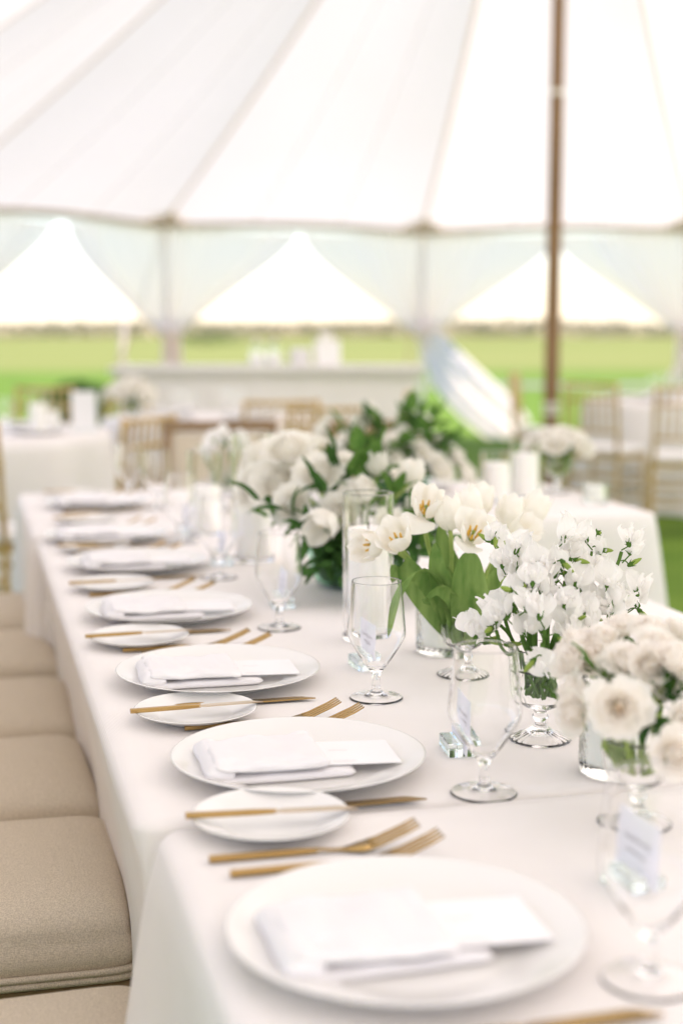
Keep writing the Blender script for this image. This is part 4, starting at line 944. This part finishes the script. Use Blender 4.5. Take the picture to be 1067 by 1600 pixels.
# big centrepiece in a low green glass bowl on the long table
BC = (.742, 2.70, .7602)
t = thing('low_bowl', 'low pale green glass bowl under the big white centrepiece', 'bowl', BC)
ob('bowl_wall', lathe([(0, 0), (.055, 0), (.078, .010), (.092, .035), (.096, .075), (.097, .088), (.095, .0895), (.093, .088), (.092, .075), (.088, .036), (.075, .013), (.053, .004), (0, .004)], 64), 'greenglass', t)
ob('floral_foam', lathe([(0, .006), (.05, .006), (.07, .016), (.083, .037), (.086, .07), (.06, .09), (0, .098)], 32), 'leaf', t)
PE = [((.560, 2.86, .945), (-.9, -.4, .3), 'peony', 'white peony at the lower far left of the centrepiece', .95), ((.625, 2.80, 1.035), (-.3, -.5, 1), 'peony', 'white peony topmost at the left of the centrepiece', 1.0),
      ((.600, 2.66, .935), (-.7, -.6, .4), 'peony', 'white peony above the dark drooping foliage', .85), ((.66, 2.80, .985), (-.2, -.7, .7), 'peony', 'white peony tucked in the middle left of the centrepiece', 1.0),
      ((.600, 2.790, .965), (-.5, -.6, .5), 'peony', 'big ruffled white peony low at the left of the centrepiece', 1.15), ((.640, 2.885, 1.018), (-.4, -.2, 1), 'peony', 'big white peony at the upper left of the centrepiece', 1.05),
      ((.665, 2.700, .992), (-.3, -.6, .8), 'peony', 'white peony left of the glass cylinder top', .95), ((.585, 2.96, 1.00), (-.8, .1, .6), 'peony', 'white peony farthest left in the centrepiece', 1.0),
      ((.712, 3.010, 1.022), (-.1, .3, 1), 'peony', 'white peony at the back of the centrepiece', .95), ((.715, 2.560, .970), (-.1, -.45, .9), 'ball', 'round white ranunculus ball seen through the cylinder rim', 1.02),
      ((.672, 2.590, .925), (-.55, -.7, .3), 'rose_open', 'white rose low between cylinder and peonies', 1.0), ((.76, 2.50, .905), (.1, -.9, .3), 'rose_open', 'white rose low to the right of the cylinder', .95),
      ((.83, 2.56, .925), (.4, -.7, .5), 'rose_half', 'white rose behind the upper left tulips', 1.1), ((.708, 2.64, .945), (-.2, -.8, .6), 'rose_open', 'white rose in the heart of the centrepiece', 1.0), ((.86, 2.74, .965), (.5, -.2, .8), 'peony', 'white peony at the right of the centrepiece', .8), ((.76, 2.85, 1.0), (.1, .2, 1), 'rose_open', 'white rose on top at the back of the centrepiece', 1.1)]
for h, d, kind, lab, sc in PE:
    bloom(kind, h, d, (BC[0] + (h[0] - BC[0]) * .25, BC[1] + (h[1] - BC[1]) * .25, BC[2] + .07), lab, 'ranunculus' if kind == 'ball' else ('peony' if kind == 'peony' else 'rose'), 'white blooms of the big centrepiece', kind in ('ball',), 'petal', sc, name={'peony': 'peony', 'ball': 'ranunculus'}.get(kind, 'rose'))
tulip((.628, 2.52, .912), (-.62, -.55, -.35), .10, None, 'drooping white tulip at the lower left of the centrepiece', (.2, 0, .1), .066, .030, 'white tulips in the centrepiece')
tulip((.832, 2.62, .993), (.15, -.2, 1), -.05, None, 'white tulip above the vase tulips in the centrepiece', (), .050, .026, 'white tulips in the centrepiece')
tulip((.785, 2.70, 1.005), (-.05, -.1, 1), -.2, None, 'upright white tulip in the middle of the centrepiece', (), .052, .023, 'white tulips in the centrepiece')
for o in [o for o in COL.objects if o.get('group') == 'white tulips in the centrepiece']:
    b0 = o.location; e = Vector((BC[0] + (b0.x - BC[0]) * .2, BC[1] + (b0.y - BC[1]) * .2, BC[2] + .08))
    ob('stem', tube([p - b0 for p in bez(b0, (b0 + e) / 2 + Vector((0, -.02, .03)), e, 8)], .003, 8), 'stem', o)
bs = Vector((BC[0], BC[1] - .02, BC[2] + .09))
SP = [((.735, 2.66, 1.035), 'leafD', 'leafmid', 7, 'bright green rounded leaves standing up above the cylinder'), ((.640, 2.62, .985), 'leafA', 'leaf', 6, 'dark green leaf sprig pointing left above the drooping tulip'),
      ((.530, 2.62, .950), 'leafB', 'leaf', 5, 'long narrow grey green leaf reaching far left'), ((.600, 2.55, .900), 'leafB', 'leaf', 8, 'leaf sprig left of the cylinder'),
      ((.620, 2.53, .830), 'leafA', 'leaf', 11, 'dark drooping foliage low at the left of the bowl'), ((.665, 2.48, .815), 'leafA', 'leaf', 11, 'dark drooping foliage just left of the cylinder base'), ((.655, 2.54, .86), 'leafA', 'leaf', 12, 'dark dense foliage beside the cylinder'),
      ((.69, 2.47, .86), 'leafA', 'leaf', 10, 'dark foliage seen through the cylinder'), ((.80, 2.46, .86), 'leafA', 'leaf', 11, 'dark foliage under the tulips right of the cylinder'), ((.86, 2.50, .88), 'leafA', 'leafmid', 9, 'green foliage behind the tulip stems'),
      ((.78, 2.55, .97), 'leafA', 'leafmid', 8, 'green leaves right of the cylinder rim'), ((.82, 2.52, .94), 'leafA', 'leafmid', 9, 'green leaves behind the upper left tulip'), ((.70, 2.70, 1.01), 'leafB', 'leaf', 6, 'narrow dark leaves between the peonies'), ((.80, 2.72, 1.02), 'leafB', 'leafmid', 6, 'narrow green blades beside the upright tulip'), ((.56, 2.68, .91), 'leafC', 'leafmid', 8, 'small leafy twig at the left under the peonies'), ((.745, 2.47, .83), 'leafA', 'leaf', 10, 'dark foliage behind the candle'), ((.90, 2.62, .86), 'leafA', 'leaf', 10, 'dark foliage at the right side of the bowl')]
for i, (tp_, lf, m_, n, lab) in enumerate(SP): sprig(bs + Vector(((tp_[0] - bs.x) * .25, (tp_[1] - bs.y) * .25, -.01)), tp_, n, lf, m_, lab, 'foliage of the big centrepiece', 40 + i, 1.0, .03)

# second arrangement on the far crosswise table
B2 = (1.21, 3.98, .7602)
t = thing('low_bowl', 'low glass bowl under the far flowers on the crosswise table', 'bowl', B2)
ob('bowl_wall', lathe([(0, 0), (.07, 0), (.10, .02), (.105, .08), (.102, .08), (.097, .022), (.068, .004), (0, .004)], 48), 'greenglass', t); ob('floral_foam', lathe([(0, .006), (.065, .006), (.09, .022), (.095, .07), (.05, .095), (0, .10)], 24), 'leaf', t)
CF = [(1.011, 4.073, .97), (1.147, 4.142, .977), (1.191, 4.189, 1.022), (1.208, 3.913, .945), (1.254, 3.845, .922), (1.357, 3.977, .937), (1.384, 3.913, .9), (1.356, 4.15, .979), (1.16, 3.816, .908), (1.306, 3.826, .876), (1.039, 3.958, .945), (1.133, 3.84, .872), (1.40, 3.86, .853), (1.10, 4.02, .955), (1.26, 4.05, .965), (1.01, 3.93, .90)]
for i, p in enumerate(CF):
    d = Vector((p[0] - B2[0], p[1] - B2[1], .10)); bloom(('peony', 'rose_open', 'ball')[i % 3], p, d, (B2[0] + d.x * .2, B2[1] + d.y * .2, B2[2] + .08), 'white bloom of the far leafy arrangement, ' + where(p, (B2[0], B2[1], .93), .18, .07), 'flower', 'white blooms of the far arrangement', False, 'petal', .9, name='white_bloom')
for i in range(20):
    a = i * 2.4; r = .12 + .09 * ((i * 37) % 10) / 10; z = B2[2] + .09 + .17 * ((i * 53) % 10) / 10
    sprig((B2[0] + cos(a) * .03, B2[1] + sin(a) * .03, B2[2] + .09), (B2[0] + cos(a) * r, B2[1] + sin(a) * r, z + .02), 8, ('leafA', 'leafD')[i % 2], ('leaf', 'leafmid')[i % 2], 'green leaf sprig of the far arrangement, ' + where((B2[0] + cos(a) * r, B2[1] + sin(a) * r, z), (B2[0], B2[1], .93), .18, .09), 'foliage of the far arrangement', 80 + i, 1.05)
# round posies in small vases further away
def posy(v, n, R, z, kind, sc, fl, grp, seed):
    rr = random.Random(seed)
    for i in range(n):
        a = i * 2.399; r = R * math.sqrt((i + .3) / n); p = (v[0] + r * cos(a), v[1] + r * sin(a), v[2] + z + (R * R - r * r) * 4.0 + rr.uniform(-.006, .006))
        bloom(kind, p, (cos(a) * r * 7, sin(a) * r * 7, .55), vbase(v, p), fl + ', ' + where(p, (v[0], v[1], v[2] + z + .01), R * .7, .02), 'flower', grp, False, 'petal', sc, name='white_bloom')
    for i in range(5):
        a = i * 1.26; sprig(Vector(v) + Vector((cos(a) * .01, sin(a) * .01, .06)), Vector(v) + Vector((cos(a) * .045, sin(a) * .045, z - .012)), 5, 'leafA', 'leafmid', fl.replace('white bloom', 'green leaf sprig') + ', ' + ('right one', 'back right one', 'back left one', 'front left one', 'front right one')[i], grp + ' foliage', seed + i, .7)
posy(VC, 11, .105, .145, 'peony', .80, 'white bloom of the far table posy', 'blooms of the posy on the far table', 5)
VL = (.86, 7.62, .762); VQ = (5.06, 9.20, .762)
fvase(VL, 'blurred footed vase on the round table before the bar'); fvase(VQ, 'blurred footed vase on the right round table')
posy(VL, 12, .16, .13, 'peony', 1.0, 'white bloom of the posy before the bar', 'blooms of the posy in front of the bar', 6)
posy(VQ, 10, .19, .17, 'peony', 1.0, 'white bloom of the right round table posy', 'blooms of the posy on the right round table', 7)
# table ware on the round tables
for (cx, cy), r, k, lab in ((LT, .62, 6, 'left round table'), (RT2, .56, 6, 'right round table'), (MT, .42, 4, 'round table before the bar')):
    for i in range(k):
        a = i * 2 * pi / k + .5; p = (cx + r * .82 * cos(a), cy + r * .82 * sin(a), .7612)
        tag(link('dinner_plate', ME['charger'], 'porcelain', None, p), 'blurred white dinner plate on the %s, %s one' % (lab, ORD[i] + ' counterclockwise'), 'plate', 'plates on the ' + lab)
        napkin((p[0], p[1], p[2] + .009), a, i, 'blurred folded napkin on the ' + lab)['group'] if 0 else None
        q = (cx + r * .48 * cos(a + .35), cy + r * .48 * sin(a + .35), .7612)
        tag(link('wine_goblet', ME['goblet_b'], 'glass', None, q), 'blurred clear goblet on the %s, %s one' % (lab, ORD[i] + ' counterclockwise'), 'glass', 'goblets on the ' + lab)
t = thing('table_sign', 'white table sign standing on the left round table', 'sign', (.56, 7.02, .7612), rz=R_(-12)); ob('sign_card', box(-.06, .06, -.002, .002, .01, .20, .001), 'card', t, smooth=False); ob('sign_base', box(-.065, .065, -.02, .02, 0, .012, .002), 'acrylic', t, smooth=False)

# two things that still share a label: the higher and the lower one
byl = {}
for o in COL.objects:
    if o.parent is None and o.get('category') and o.get('label'): byl.setdefault(o['label'], []).append(o)
for lab, L in byl.items():
    if len(L) == 2 and len(lab.split()) <= 14:
        L.sort(key=lambda o: -o.location.z); L[0]['label'] = lab + ', higher one'; L[1]['label'] = lab + ', lower one'
